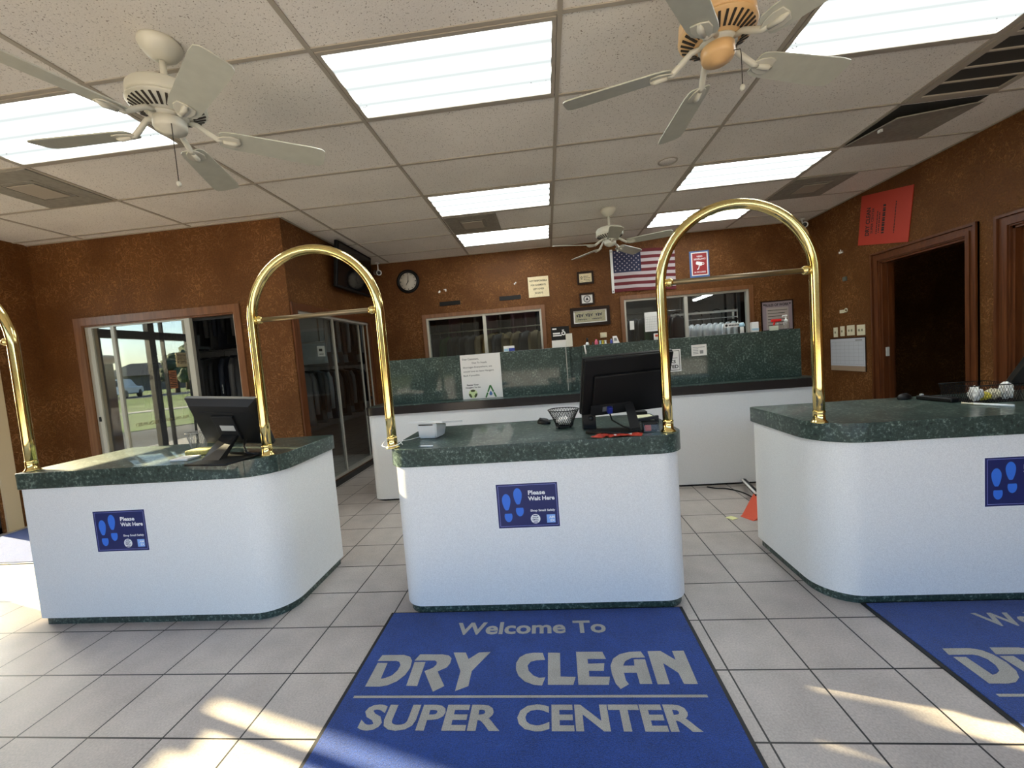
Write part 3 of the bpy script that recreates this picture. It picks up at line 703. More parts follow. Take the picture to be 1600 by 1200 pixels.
def ceiling_fan(x, y, ang, label, bodym, s=1.0, chain=0.28):
    t = thing('ceiling_fan', label, 'ceiling fan', (0, 0, 0), 'five blade ceiling fans')
    b = B(); b.lathe([(0.084, 0.0), (0.086, -0.012), (0.080, -0.03), (0.062, -0.055), (0.036, -0.074), (0.02, -0.08)], seg=32); b.done('canopy', 'fan_white', t)
    b = B(); b.lathe([(0.0135, -0.06), (0.0135, -0.21)], seg=16); b.lathe([(0.022, -0.182), (0.024, -0.20), (0.045, -0.208)], seg=20); b.done('downrod', 'fan_white', t)
    b = B(); b.lathe([(0.04, -0.202), (0.110, -0.206), (0.136, -0.214), (0.147, -0.228), (0.150, -0.262), (0.147, -0.278)], seg=40)
    m_ = b.done('motor_housing', bodym, t)
    b = B(); b.lathe([(0.147, -0.278), (0.153, -0.284), (0.151, -0.290), (0.080, -0.326), (0.07, -0.328)], seg=40); vr = b.done('vent_ring', bodym, t)
    b = B()
    for k in range(30):
        a = 2 * PI * k / 30
        M4 = Matrix.Rotation(a, 4, 'Z') @ Matrix.Translation((0.116, 0, -0.3085)) @ Matrix.Rotation(-0.469, 4, 'Y')
        b.obox(M4, -0.028, -0.0048, -0.003, 0.028, 0.0048, 0.0022)
    b.done('vent_slots', 'slot', vr)
    b = B(); b.lathe([(0.074, -0.326), (0.076, -0.338), (0.06, -0.340), (0.06, -0.346)], seg=32); b.done('rotor', 'fan_white', t)
    b = B(); b.lathe([(0.060, -0.344), (0.066, -0.347), (0.066, -0.378), (0.060, -0.392), (0.046, -0.396), (0.044, -0.402), (0.030, -0.403), (0.028, -0.408), (0.0, -0.410)], seg=32); b.done('switch_housing', bodym, t)
    b = B(); b.tube([(0.045, -0.045, -0.39), (0.062, -0.062, -0.40), (0.064, -0.064, -0.42), (0.064, -0.064, -0.42 - chain)], 0.0018, 6); pc = b.done('pull_chain', 'slot', t)
    b = B(); b.ball((0.064, -0.064, -0.42 - chain - 0.012), 0.010, 12, (1, 1, 1.3)); b.done('fob', 'fan_white', pc)
    for k in range(5):
        a = ang + 2 * PI * k / 5
        M4 = Matrix.Rotation(a, 4, 'Z') @ Matrix.Translation((0, 0, -0.388)) @ Matrix.Rotation(math.radians(-13), 4, 'X')
        pts = []
        for (r, hw) in ((0.185, 0.040), (0.20, 0.052), (0.24, 0.058), (0.60, 0.070), (0.645, 0.066), (0.660, 0.052), (0.664, 0.03)): pts.append((r, hw))
        out = [(r, -h) for r, h in pts] + [(r, h) for r, h in reversed(pts)]
        bb = B(); bb.prism(out, -0.003, 0.003, 0.001); b = B(); b._absorb(bb.bm, M4); bl = b.done('blade', 'fan_blade', t)
        b = B(); bb = B()
        bb.tube([(0.066, 0, 0.056), (0.10, 0, 0.052), (0.14, 0, 0.022), (0.18, 0, -0.006), (0.20, 0, -0.008)], [0.011, 0.012, 0.013, 0.013, 0.010], 10)
        plate = [(0.175, -0.012), (0.20, -0.030), (0.235, -0.040), (0.268, -0.034), (0.275, 0.0), (0.268, 0.034), (0.235, 0.040), (0.20, 0.030), (0.175, 0.012)]
        bb.prism(plate, -0.010, -0.0035, 0.002)
        bb.tube([(0.20, 0.0, -0.012), (0.25, 0.0, -0.014), (0.272, 0, -0.010)], [0.010, 0.013, 0.006], 8)
        b._absorb(bb.bm, M4); b.done('blade_bracket', 'fan_white', bl)
    t.location = (x, y, CH); WL[t] = V((x, y, CH))
    return t
R_ = math.radians
ceiling_fan(-1.849, -0.16, R_(38), 'white ceiling fan at left, near the alcove, with long pull chain', 'fan_white', chain=0.235)
ceiling_fan(0.633, -0.13, R_(19), 'yellowed cream ceiling fan at top, right of the largest light panel', 'fan_cream', chain=0.12)
ceiling_fan(0.626, 2.761, R_(51), 'far white ceiling fan in front of the flag on the back wall', 'fan_white', chain=0.05)

# ================================================================== counters
def counter(x0, x1, y0, y1, rs, label):
    t = thing('service_counter', label, 'counter', ((x0 + x1)/2, (y0 + y1)/2, 0), 'white service counters')
    b = B(); b.prism(rrect(x0, y0, x1, y1, rs), 0.80, 0.892, 0.006); b.done('countertop', 'marble', t, auto=35)
    i = 0.016; r2 = [max(r - i, 0.012) for r in rs]
    b = B(); b.prism(rrect(x0 + i, y0 + i, x1 - i, y1 - i, r2), 0.046, 0.80); b.done('body', 'white', t, auto=35)
    i = 0.032; r3 = [max(r - i, 0.012) for r in rs]
    b = B(); b.prism(rrect(x0 + i, y0 + i, x1 - i, y1 - i, r3), 0.0, 0.046); b.done('toe_kick', 'marble', t, auto=35)
    return t
counter(-3.175, -1.655, -0.03, 0.64, (0.03, 0.20, 0.03, 0.03), 'left white service counter with green top, sunlit, holding a tilted screen')
counter(-1.045, 0.472, 0.0, 0.70, (0.13, 0.13, 0.03, 0.03), 'centre white service counter with green top behind the welcome mat')
counter(1.085, 2.95, 0.0, 0.70, (0.20, 0.13, 0.03, 0.02), 'right white service counter with green top, cut by the frame')

t = thing('back_counter', 'long low white back counter with green splash panels and dark edge', 'counter', (0.13, 2.15, 0))
b = B(); b.prism(rrect(-1.985, 1.83, 2.262, 2.52, (0.09, 0.05, 0.02, 0.02)), 0.02, 0.862); b.done('body', 'white', t, auto=35)
b = B(); b.prism(rrect(-1.965, 1.855, 2.24, 2.50, (0.08, 0.04, 0.02, 0.02)), 0.0, 0.02); b.done('toe_kick', 'black', t)
b = B(); b.prism(rrect(-2.0, 1.81, 2.277, 2.53, (0.10, 0.06, 0.02, 0.02)), 0.862, 0.938, 0.014); b.done('edge_band', 'capbrown', t, auto=40)
b = B(); b.prism(rrect(-1.97, 1.84, 2.25, 2.50, (0.08, 0.04, 0.02, 0.02)), 0.938, 0.9415); b.done('countertop', 'marble', t)
b = B(); b.box(-1.82, 2.0, 0.9415, 0.05, 2.26, 1.386, 0.003); plabel(b.done('splash_panel', 'marble', t), 'left green splash panel')
b = B(); b.box(0.17, 2.0, 0.9415, 2.175, 2.26, 1.386, 0.003); plabel(b.done('splash_panel', 'marble', t), 'right green splash panel')
b = B(); b.box(0.05, 2.06, 0.9415, 0.17, 2.26, 1.380); b.done('filler_panel', 'marble', t)
b = B(); b.box(0.012, 1.996, 0.96, 0.018, 2.0, 1.386); b.done('seam_strip', 'alum', t)

# ================================================================== brass arches
def arch(xl, xr, y, zl, zr, label, bar=True):
    cx = (xl + xr) / 2; r = (xr - xl) / 2; zc = 1.97 - r
    t = thing('brass_arch', label, 'brass rail', (cx, y, min(zl, zr)), 'brass garment rail arches')
    pts = [(xl, y, zl)] + [(xl, y, zl + (zc - zl) * q / 4) for q in range(1, 4)]
    pts += [(cx - r * math.cos(PI * q / 28), y, zc + r * math.sin(PI * q / 28)) for q in range(29)]
    pts += [(xr, y, zc + (zr - zc) * q / 4) for q in range(1, 5)]
    b = B(); b.tube(pts, 0.0245, 20); b.done('tube', 'brass', t)
    for x, z in ((xl, zl), (xr, zr)):
        b = B(); b.lathe([(0.036, 0.0), (0.037, 0.004), (0.031, 0.007), (0.030, 0.012), (0.0262, 0.015), (0.0262, 0.050), (0.0275, 0.054), (0.0255, 0.058)], (x, y, z), 28); b.done('flange', 'brass', t)
    if bar:
        zb = 1.627
        b = B(); b.tube([(xl + 0.02, y, zb), (xr - 0.02, y, zb)], 0.0125, 14); cb = b.done('crossbar', 'bronze', t)
        for x in (xl + 0.042, xr - 0.042):
            b = B(); b.ball((x, y, zb), 0.021, 16); b.lathe([(0.014, -0.018), (0.014, 0.018)], (0, 0, 0), 14, Matrix.Translation((x + (0.022 if x > cx else -0.022), y, zb)) @ Matrix.Rotation(PI/2, 4, 'Y')); plabel(b.done('ball_fitting', 'brass', cb), 'bright brass ball')
    return t
arch(-1.735, -1.025, 0.078, 0.892, 0.892, 'polished brass arch joining the left and centre counters')
arch(0.407, 1.122, 0.078, 0.892, 0.892, 'polished brass arch joining the centre and right counters')
arch(-3.85, -3.125, 0.03, 0.0005, 0.8935, 'brass arch at the far left edge, standing on the left counter end')

# ================================================================== mats
LET = {'D':[(-1.019,-0.291),(-0.917,-0.291),(-0.884,-0.303),(-0.867,-0.327),(-0.861,-0.369),(-0.870,-0.410),(-0.893,-0.442),(-0.927,-0.464),(-0.958,-0.470),(-1.020,-0.469),(-1.021,-0.338),(-0.975,-0.339),(-0.969,-0.429),(-0.951,-0.424),(-0.927,-0.410),(-0.913,-0.383),(-0.911,-0.352),(-0.924,-0.333),(-0.940,-0.327),(-1.026,-0.327)],'R':[(-0.842,-0.289),(-0.738,-0.291),(-0.706,-0.298),(-0.690,-0.316),(-0.689,-0.345),(-0.699,-0.369),(-0.733,-0.391),(-0.684,-0.468),(-0.724,-0.497),(-0.792,-0.388),(-0.760,-0.370),(-0.749,-0.351),(-0.751,-0.337),(-0.761,-0.328),(-0.856,-0.327)],'R2':[(-0.853,-0.336),(-0.803,-0.336),(-0.798,-0.468),(-0.845,-0.466)],'Y':[(-0.689,-0.280),(-0.633,-0.281),(-0.612,-0.321),(-0.572,-0.282),(-0.519,-0.279),(-0.585,-0.390),(-0.584,-0.469),(-0.634,-0.494),(-0.634,-0.390)],'C':[(-0.285,-0.289),(-0.274,-0.331),(-0.312,-0.333),(-0.337,-0.341),(-0.349,-0.363),(-0.343,-0.391),(-0.323,-0.416),(-0.299,-0.429),(-0.273,-0.427),(-0.286,-0.468),(-0.319,-0.465),(-0.356,-0.448),(-0.384,-0.418),(-0.397,-0.384),(-0.399,-0.348),(-0.386,-0.314),(-0.359,-0.294),(-0.325,-0.287)],'L':[(-0.262,-0.288),(-0.209,-0.290),(-0.211,-0.423),(-0.150,-0.426),(-0.162,-0.466),(-0.263,-0.465)],'E':[(-0.139,-0.285),(-0.025,-0.286),(-0.015,-0.329),(-0.093,-0.328),(-0.093,-0.355),(-0.025,-0.353),(-0.033,-0.395),(-0.094,-0.394),(-0.095,-0.424),(-0.013,-0.426),(-0.023,-0.467),(-0.142,-0.466)],'A':[(0.090,-0.289),(0.139,-0.287),(0.150,-0.323),(0.093,-0.325),(0.063,-0.343),(0.050,-0.368),(0.096,-0.368),(0.100,-0.333),(0.147,-0.333),(0.145,-0.463),(0.097,-0.463),(0.097,-0.406),(0.046,-0.406),(0.047,-0.445),(0.055,-0.464),(0.019,-0.487),(0.004,-0.461),(-0.003,-0.412),(-0.002,-0.367),(0.015,-0.328),(0.047,-0.302)],'N':[(0.168,-0.287),(0.223,-0.286),(0.271,-0.339),(0.271,-0.287),(0.320,-0.286),(0.316,-0.465),(0.264,-0.464),(0.260,-0.408),(0.215,-0.356),(0.210,-0.465),(0.164,-0.465)]}
def welcome_mat(ox, label):
    t = thing('welcome_mat', label, 'floor mat', (-0.343, -0.43, 0.0), 'blue welcome mats')
    b = B(); b.box(-1.10, -0.90, 0.0005, 0.414, 0.029, 0.006); b.done('rubber_edge', 'rubber', t)
    b = B(); b.box(-1.083, -0.884, 0.004, 0.397, 0.017, 0.0105); b.done('carpet', 'mat_blue', t)
    O = (-1.0, -1.0, 0.0106)
    def up(b, name):
        bmesh.ops.triangulate(b.bm, faces=b.bm.faces[:])
        for f in b.bm.faces:
            f.normal_update()
            if f.normal.z < 0: f.normal_flip()
        b.done(name, 'mat_grey', t, recalc=False)
    b = B()
    for k, pts in LET.items(): b._f([b.bm.verts.new((x, y, 0.0118)) for x, y in pts])
    up(b, 'large_lettering')
    b = B(); text(b, 'Welcome To', O, X, Y, 0.290, 0.836, 0.722, 0.090, 0.028); up(b, 'welcome_lettering')
    b = B(); text(b, 'SUPER', O, X, Y, 0.036, 0.332, 0.530, 0.112, 0.036); text(b, 'CENTER', O, X, Y, 0.625, 0.332, 0.638, 0.112, 0.036); up(b, 'lower_lettering')
    b = B(); bar(b, O, X, Y, -0.044, 0.4735, 1.375, 0.012); up(b, 'rule_line')
    t.location = (-0.343 + ox, -0.43, 0)
welcome_mat(0.0, 'royal blue welcome mat before the centre counter, seen nearly whole')
welcome_mat(2.355, 'royal blue welcome mat at lower right, cut by the frame')
t = thing('entrance_mat', 'blue entrance mat lying in sunlight inside the left glass door', 'floor mat', (-4.85, 1.2, 0))
b = B(); b.box(-5.45, 0.76, 0.0005, -4.25, 1.66, 0.006); b.done('rubber_edge', 'rubber', t)
b = B(); b.box(-5.43, 0.78, 0.004, -4.27, 1.64, 0.010); b.done('carpet', 'mat_blue', t)

# ================================================================== footprint stickers
def sticker(x, z, y, label):
    w, h = 0.320, 0.237
    t = thing('floor_sticker', label, 'sticker', (0, 0, 0), 'please wait stickers')
    t.name = 'wait_sticker'
    O = (0, 0, 0)
    b = B(); b.box(0, -0.0008, 0, w, 0.0, h); b.done('backing', 'whiteprint', t)
    b = B(); b.box(0.004, -0.0012, 0.004, w - 0.004, -0.0008, h - 0.004); b.done('panel', 'navy', t)
    b = B(); e = 0.013
    for q in ((e, e, w - 2*e, 0.0016), (e, h - e, w - 2*e, 0.0016), (e, e, 0.0016, h - 2*e), (w - e, e, 0.0016, h - 2*e)): bar(b, O, X, Z, *q, lift=0.0016)
    b.done('border_line', 'lav', t, recalc=False)
    def ell(b, cx, cy, a, c, cut, sgn):   # sole or heel: an oval cut flat on one side
        pts = []
        for k in range(33):
            th = -PI/2 + 2*PI*k/32; px, py = a*math.cos(th), c*math.sin(th)
            if sgn > 0: py = max(py, cut); px *= (0.62 + 0.38*(py-cut)/(c-cut)*1.35 if py < cut + (c-cut)*0.74 else 1.0)
            else: py = min(py, cut)
            pts.append((cx+px, cy+py))
        seen = []
        for p in pts:
            if not seen or (abs(p[0]-seen[-1][0]) + abs(p[1]-seen[-1][1])) > 1e-5: seen.append(p)
        flat(b, seen[:-1], O, X, Z, 0.0017)
    for fx, dz in ((0.052, 0.0), (0.112, 0.028)):
        b = B(); ell(b, fx, 0.138 + dz, 0.024, 0.045, -0.040, 1); ell(b, fx + 0.006, 0.066 + dz, 0.020, 0.030, 0.014, -1); b.done('footprint', 'print_blue', t, recalc=False)
    b = B()
    text(b, 'Please', O, X, Z, 0.166, 0.173, 0.086, 0.023, 0.03, lift=0.0017); text(b, 'Wait Here', O, X, Z, 0.164, 0.143, 0.134, 0.022, 0.03, lift=0.0017)
    text(b, 'Shop Small Safely', O, X, Z, 0.172, 0.082, 0.125, 0.015, 0.025, lift=0.0017)
    b.done('lettering', 'whiteprint', t, recalc=False)
    b = B(); disc(b, O, X, Z, 0.195, 0.048, 0.0245, 28, 0.0017); lg = b.done('round_badge', 'whiteprint', t, recalc=False)
    b = B(); text(b, 'SHOP', O, X, Z, 0.180, 0.050, 0.030, 0.008, 0.03, lift=0.0021); text(b, 'SMALL', O, X, Z, 0.179, 0.039, 0.032, 0.008, 0.03, lift=0.0021)
    bar(b, O, X, Z, 0.184, 0.063, 0.022, 0.004, 0.0021); bar(b, O, X, Z, 0.184, 0.029, 0.022, 0.004, 0.0021); b.done('badge_lettering', 'navy', lg, recalc=False)
    b = B(); bar(b, O, X, Z, 0.252, 0.025, 0.043, 0.043, 0.0017); sq = b.done('square_badge', mat('pale_blue_badge', (0.22, 0.42, 0.85), 0.4), t, recalc=False)
    b = B(); text(b, 'AM', O, X, Z, 0.264, 0.048, 0.028, 0.013, 0.03, lift=0.0021); text(b, 'EX', O, X, Z, 0.270, 0.031, 0.024, 0.012, 0.03, lift=0.0021); b.done('badge_lettering', 'whiteprint', sq, recalc=False)
    t.location = (x, y, z); WL[t] = V((x, y, z)); return t
s0 = sticker(-0.484, 0.449, 0.0157, 'blue footprint sticker on the front of the centre counter')
dup(s0, (-2.735, -0.0143, 0.420), label='blue footprint sticker on the front of the left counter')
dup(s0, (1.790, 0.0157, 0.460), label='blue footprint sticker on the right counter, cut by the frame')
# ================================================================== things on the walls
yb = YB            # back wall face
def wallO(x, z, y=None): return V((x, (y if y is not None else yb), z))
def frame4(b, x0, x1, z0, z1, y0, y1, t):
    b.box(x0, y0, z0, x0 + t, y1, z1); b.box(x1 - t, y0, z0, x1, y1, z1); b.box(x0 + t, y0, z1 - t, x1 - t, y1, z1); b.box(x0 + t, y0, z0, x1 - t, y1, z0 + t)

# clock
cx, cz = -2.17, 2.586
t = thing('wall_clock', 'round black rimmed wall clock high on the back wall', 'clock', (cx, yb, cz))
RM = Matrix.Translation((cx, yb, cz)) @ Matrix.Rotation(PI/2, 4, 'X')
b = B(); b.lathe([(0.130, 0.0), (0.172, 0.0), (0.176, 0.018), (0.160, 0.038), (0.138, 0.034), (0.130, 0.016)], (0, 0, 0), 40, RM, False); b.done('rim', 'black', t)
b = B(); b.lathe([(0.0, 0.012), (0.134, 0.012), (0.134, 0.002), (0, 0.002)], (0, 0, 0), 40, RM); dial = b.done('dial', mat('clock_dial', (0.60, 0.57, 0.50), 0.5), t)
b = B(); O = (cx, yb - 0.0135, cz)
for k in range(12):
    a = PI * k / 6; u = V((math.sin(a), math.cos(a))); n = V((u.y, -u.x)); w = 0.004 if k % 3 else 0.006
    flat(b, [u*0.105 - n*w, u*0.105 + n*w, u*0.122 + n*w, u*0.122 - n*w], O, X, Z)
b.done('hour_marks', 'ink', dial, recalc=False)
for nm, a, ln, w in (('hour_hand', math.radians(212), 0.066, 0.006), ('minute_hand', math.radians(6), 0.095, 0.005)):
    u = V((math.sin(a), math.cos(a))); n = V((u.y, -u.x)); b = B()
    q = [u*-0.015 - n*w, u*-0.015 + n*w, u*ln + n*w*0.5, u*ln - n*w*0.5]
    b.hexa([V((cx + p[0], yb - 0.020, cz + p[1])) for p in q], [V((cx + p[0], yb - 0.016, cz + p[1])) for p in q]); b.done(nm, 'ink', t)

# vent slots over the left service window
for x0, x1, lab in ((-1.72, -1.403, 'dark horizontal slot in the back wall, nearer the clock'), (-0.812, -0.492, 'dark horizontal slot in the back wall, nearer the responsibility sign')):
    b = B(); b.box(x0, yb - 0.006, 2.178, x1, yb, 2.239); t = tag(b.done('wall_slot', 'black', loc=((x0+x1)/2, yb, 2.2)), lab, 'vent', 'dark wall slots')
def chip(x, z, lab):
    b = B(); rnd = random.Random(int(x*1000))
    for q in range(3):
        px, pz = x + rnd.uniform(-0.015, 0.015), z + rnd.uniform(-0.018, 0.018); b.ball((px, yb - 0.001, pz), rnd.uniform(0.008, 0.014), 8, (1, 0.5, 1.2))
    tag(b.done('plaster_patch', 'paper', loc=(x, yb, z)), lab, 'patch')
chip(-1.70, 2.39, 'small white plaster patch above the left wall slot, left of two'); chip(-1.62, 2.41, 'small white plaster patch above the left wall slot, right of two'); chip(-0.565, 2.41, 'white plaster patch above the right wall slot')

# responsibility sign
t = thing('notice_sign', 'cream square sign about garments left over thirty days', 'sign', (-0.22, yb, 2.33))
b = B(); sheet(b, (-0.372, yb, 2.183), X, Z, 0.30, 0.296, 0.005); b.done('board', 'tan', t)
b = B(); O = (-0.372, yb - 0.005, 2.183)
for s, x, z, w in (('NOT RESPONSIBLE', 0.022, 0.222, 0.256), ('FOR GARMENTS', 0.040, 0.162, 0.220), ('LEFT OVER', 0.070, 0.104, 0.160), ('30 DAYS', 0.090, 0.046, 0.120)): text(b, s, O, X, Z, x, z, w, 0.026, 0.02)
b.done('lettering', 'ink', t, recalc=False)

def picture(name, label, cat, x0, x1, z0, z1, fr, fm, im, fn, fnm='ink'):
    t = thing(name, label, cat, ((x0+x1)/2, yb, (z0+z1)/2))
    b = B(); frame4(b, x0, x1, z0, z1, yb - 0.022, yb, fr); b.done('frame', fm, t)
    b = B(); b.box(x0 + fr, yb - 0.008, z0 + fr, x1 - fr, yb - 0.001, z1 - fr); p = b.done('picture', im, t)
    b = B(); fn(b, V((x0 + fr, yb - 0.008, z0 + fr)), x1 - x0 - 2*fr, z1 - z0 - 2*fr); b.done('print', fnm, p, recalc=False)
    return t
def bbb(b, O, w, h):
    for s, z in (('Better', 0.62), ('Business', 0.43), ('Bureau', 0.24)): text(b, s, O, X, Z, w*0.36, h*z, w*0.52 if s != 'Better' else w*0.42, h*0.13, 0.02)
    ringflat(b, O, X, Z, w*0.2, h*0.55, 0.008, 0.016); bar(b, O, X, Z, w*0.13, h*0.32, w*0.14, h*0.05); bar(b, O, X, Z, w*0.1, h*0.12, w*0.2, h*0.03); bar(b, O, X, Z, w*0.5, h*0.12, w*0.38, h*0.03)
picture('certificate', 'small yellowed certificate in a brown frame, top of three frames', 'picture', 0.345, 0.583, 2.303, 2.487, 0.028, 'darkframe', 'tan', bbb)
def seal(b, O, w, h):
    ringflat(b, O, X, Z, w*0.5, h*0.5, 0.040, 0.052); ringflat(b, O, X, Z, w*0.5, h*0.5, 0.030, 0.033)
    flat(b, [(w*0.5 - 0.022, h*0.5 - 0.018), (w*0.5 + 0.022, h*0.5 - 0.018), (w*0.5 + 0.008, h*0.5 + 0.020), (w*0.5 - 0.004, h*0.5 + 0.024)], O, X, Z)
picture('certificate', 'small white certificate with a round seal in a dark frame', 'picture', 0.363, 0.573, 2.003, 2.177, 0.026, 'darkframe', 'paper', seal)
def script(b, O, w, h):
    O = V(O)
    def wave(x0, x1, z, amp, n, r):
        pts = []
        for k in range(n * 8 + 1):
            a = k / 8 * 2 * PI; x = x0 + (x1 - x0) * k / (n * 8)
            pts.append(O + V((x + amp*0.5*math.sin(a), -0.003, z + amp * math.cos(a) * (1.0 if int(k/8) % 2 else 0.55))))
        b.tube(pts, r, 5)
    wave(w*0.08, w*0.30, h*0.60, h*0.14, 3, 0.004); wave(w*0.36, w*0.58, h*0.60, h*0.13, 3, 0.004); wave(w*0.66, w*0.86, h*0.60, h*0.12, 3, 0.004)
    wave(w*0.12, w*0.40, h*0.28, h*0.05, 5, 0.003); wave(w*0.55, w*0.85, h*0.28, h*0.05, 5, 0.003)
t = picture('sampler', 'wide dark framed sampler with script stitching, lowest of three frames', 'picture', 0.212, 0.781, 1.700, 1.973, 0.045, 'darkframe', 'paper', script, 'flagblue')
b = B(); b.box(0.212 + 0.065, yb - 0.0095, 1.700 + 0.058, 0.781 - 0.065, yb - 0.008, 1.973 - 0.058); b.done('stitched_cloth', 'sand', t)
# small yellowed plate
t = thing('thermostat', 'small yellowed square thermostat under the framed sampler', 'thermostat', (0.672, yb, 1.55))
b = B(); b.box(0.626, yb - 0.02, 1.512, 0.718, yb, 1.587, 0.004); b.done('case', 'tan', t); b = B(); b.box(0.642, yb - 0.0225, 1.528, 0.702, yb - 0.019, 1.572); b.done('face', 'cream', t)

# flag
t = thing('flag', 'American flag hung flat on the back wall behind the right arch', 'flag', (1.28, yb, 2.45))
x0, x1, z0, z1 = 0.866, 1.733, 2.150, 2.738; hh = (z1 - z0) / 13; xc = 1.262
def wv(x, z): return yb - 0.012 - 0.007 * math.sin((x - x0) * 17 + z * 4) * min(1, (x - x0) * 4)
def sag(x): return -0.030 * ((x - x0) / (x1 - x0)) ** 2
b = B(); nx = 30
def strip_(b, xa, xb, za, zb, dy=0.0):
    n = max(1, int((xb - xa) / (x1 - x0) * nx))
    for q in range(n):
        u0, u1 = xa + (xb - xa) * q / n, xa + (xb - xa) * (q + 1) / n
        b.poly([(u0, wv(u0, za) - dy, za + sag(u0)), (u1, wv(u1, za) - dy, za + sag(u1)), (u1, wv(u1, zb) - dy, zb + sag(u1)), (u0, wv(u0, zb) - dy, zb + sag(u0))])
for k in range(13):
    b.mi = 0 if k % 2 == 0 else 1
    strip_(b, xc if k < 7 else x0, x1, z1 - hh * (k + 1), z1 - hh * k)
b.mi = 2; strip_(b, x0, xc, z1 - 7 * hh, z1)
b.mi = 1; cw, chh = xc - x0, 7 * hh
for r in range(9):
    for c in range(11):
        if (r + c) % 2: continue
        sx, sz = x0 + cw * (c + 1) / 12, z1 - chh * (r + 1) / 10; pts = []
        for k in range(10):
            rr = 0.0135 if k % 2 == 0 else 0.0058; a = PI/2 + 2*PI*k/10; px, pz = sx + rr*math.cos(a), sz + rr*math.sin(a); pts.append((px, wv(px, pz) - 0.0015, pz + sag(px)))
        b.poly(pts)
bmesh.ops.remove_doubles(b.bm, verts=b.bm.verts[:], dist=1e-5)
bmesh.ops.triangulate(b.bm, faces=[f for f in b.bm.faces if len(f.verts) > 4])
b.done('cloth', ['flagred', 'flagwhite', 'flagblue'], t, recalc=False)
b = B(); b.box(0.832, yb - 0.014, 2.138, 0.868, yb - 0.008, 2.755); b.done('header_strip', 'paper', t)
for z in (2.165, 2.725):
    b = B(); b.lathe([(0.0, 0.0), (0.009, 0.0), (0.009, 0.003), (0, 0.003)], (0, 0, 0), 14, Matrix.Translation((0.85, yb - 0.014, z)) @ Matrix.Rotation(PI/2, 4, 'X')); b.done('grommet', 'steel', t)

# surveillance sign
t = thing('surveillance_sign', 'red video surveillance sign with a camera symbol and blue edge', 'sign', (2.067, yb, 2.437))
b = B(); b.box(1.935, yb - 0.006, 2.255, 2.201, yb, 2.622); b.done('blue_backing', 'signblue', t)
b = B(); b.box(1.958, yb - 0.009, 2.278, 2.184, yb - 0.006, 2.603); b.done('border', 'paper', t)
b = B(); b.box(1.972, yb - 0.011, 2.292, 2.170, yb - 0.009, 2.589); b.done('panel', 'signred', t)
b = B(); O = (1.972, yb - 0.011, 2.292); w, h = 0.198, 0.297
text(b, 'VIDEO', O, X, Z, 0.060, 0.240, 0.078, 0.022, 0.02); text(b, 'SURVEILLANCE', O, X, Z, 0.018, 0.205, 0.162, 0.022, 0.02); text(b, 'IN PROGRESS', O, X, Z, 0.022, 0.022, 0.154, 0.022, 0.02)
flat(b, [(0.045, 0.165), (0.058, 0.185), (0.135, 0.170), (0.128, 0.125), (0.105, 0.120), (0.05, 0.142)], O, X, Z)
flat(b, [(0.085, 0.122), (0.098, 0.122), (0.085, 0.075), (0.062, 0.065), (0.060, 0.078), (0.076, 0.086)], O, X, Z); ringflat(b, O, X, Z, 0.142, 0.148, 0.010, 0.018)
b.done('print', 'whiteprint', t, recalc=False)
# rules poster
t = thing('rules_poster', 'framed lavender rules of work poster right of the right service window', 'poster', (3.088, yb, 1.63))
b = B(); frame4(b, 2.873, 3.303, 1.415, 1.836, yb - 0.016, yb, 0.013); b.done('frame', 'darkframe', t)
b = B(); b.box(2.886, yb - 0.006, 1.428, 3.290, yb, 1.823); b.done('paper', mat('lavender_paper', (0.30, 0.24, 0.27), 0.7), t)
b = B(); b.box(2.945, yb - 0.008, 1.44, 3.240, yb - 0.006, 1.74); b.done('centre_panel', mat('pale_grey_paper', (0.42, 0.36, 0.33), 0.7), t)
b = B(); O = (2.886, yb - 0.0085, 1.428)
text(b, 'RULES OF WORK', O, X, Z, 0.045, 0.330, 0.315, 0.036, 0.03)
for k in range(6): bar(b, O, X, Z, 0.075, 0.270 - 0.042 * k, 0.26 - 0.03 * (k % 3), 0.007)
for px in (0.03, 0.374): flat(b, [(px - 0.016, 0.365), (px + 0.016, 0.365), (px, 0.34)], O, X, Z)
b.done('lettering', 'ink', t, recalc=False)

# papers and label strip on the right service window
yg = YB + 0.029
t = thing('calendar_sheet', 'white calendar sheet taped to the right service window', 'calendar', (1.37, yg, 1.68))
b = B(); sheet(b, (1.277, yg, 1.547), X, Z, 0.20, 0.277, 0.0015); b.done('paper_sheet', 'paper', t)
b = B(); O = (1.277, yg - 0.0015, 1.547)
for k in range(6): bar(b, O, X, Z, 0.012, 0.03 + 0.036 * k, 0.176, 0.0018)
for k in range(8): bar(b, O, X, Z, 0.012 + 0.025 * k, 0.03, 0.0015, 0.18)
b.done('grid', 'steel', t, recalc=False)
b = B(); b.box(1.062, yg - 0.0015, 1.594, 1.124, yg, 1.722); tag(b.done('paper_tag', 'paper', loc=(1.09, yg, 1.66)), 'narrow blank white paper strip on the right service window', 'paper')
t = thing('window_label', 'white strip with dark lettering on the right service window glass', 'label', (2.515, yg, 1.54))
b = B(); b.box(2.382, yg - 0.0015, 1.514, 2.650, yg, 1.570); b.done('strip', 'paper', t)
b = B(); O = (2.382, yg - 0.0015, 1.514); disc(b, O, X, Z, 0.03, 0.028, 0.018)
for k in range(9): bar(b, O, X, Z, 0.062 + 0.021 * k, 0.018, 0.014, 0.02)
b.done('lettering', 'ink', t, recalc=False)

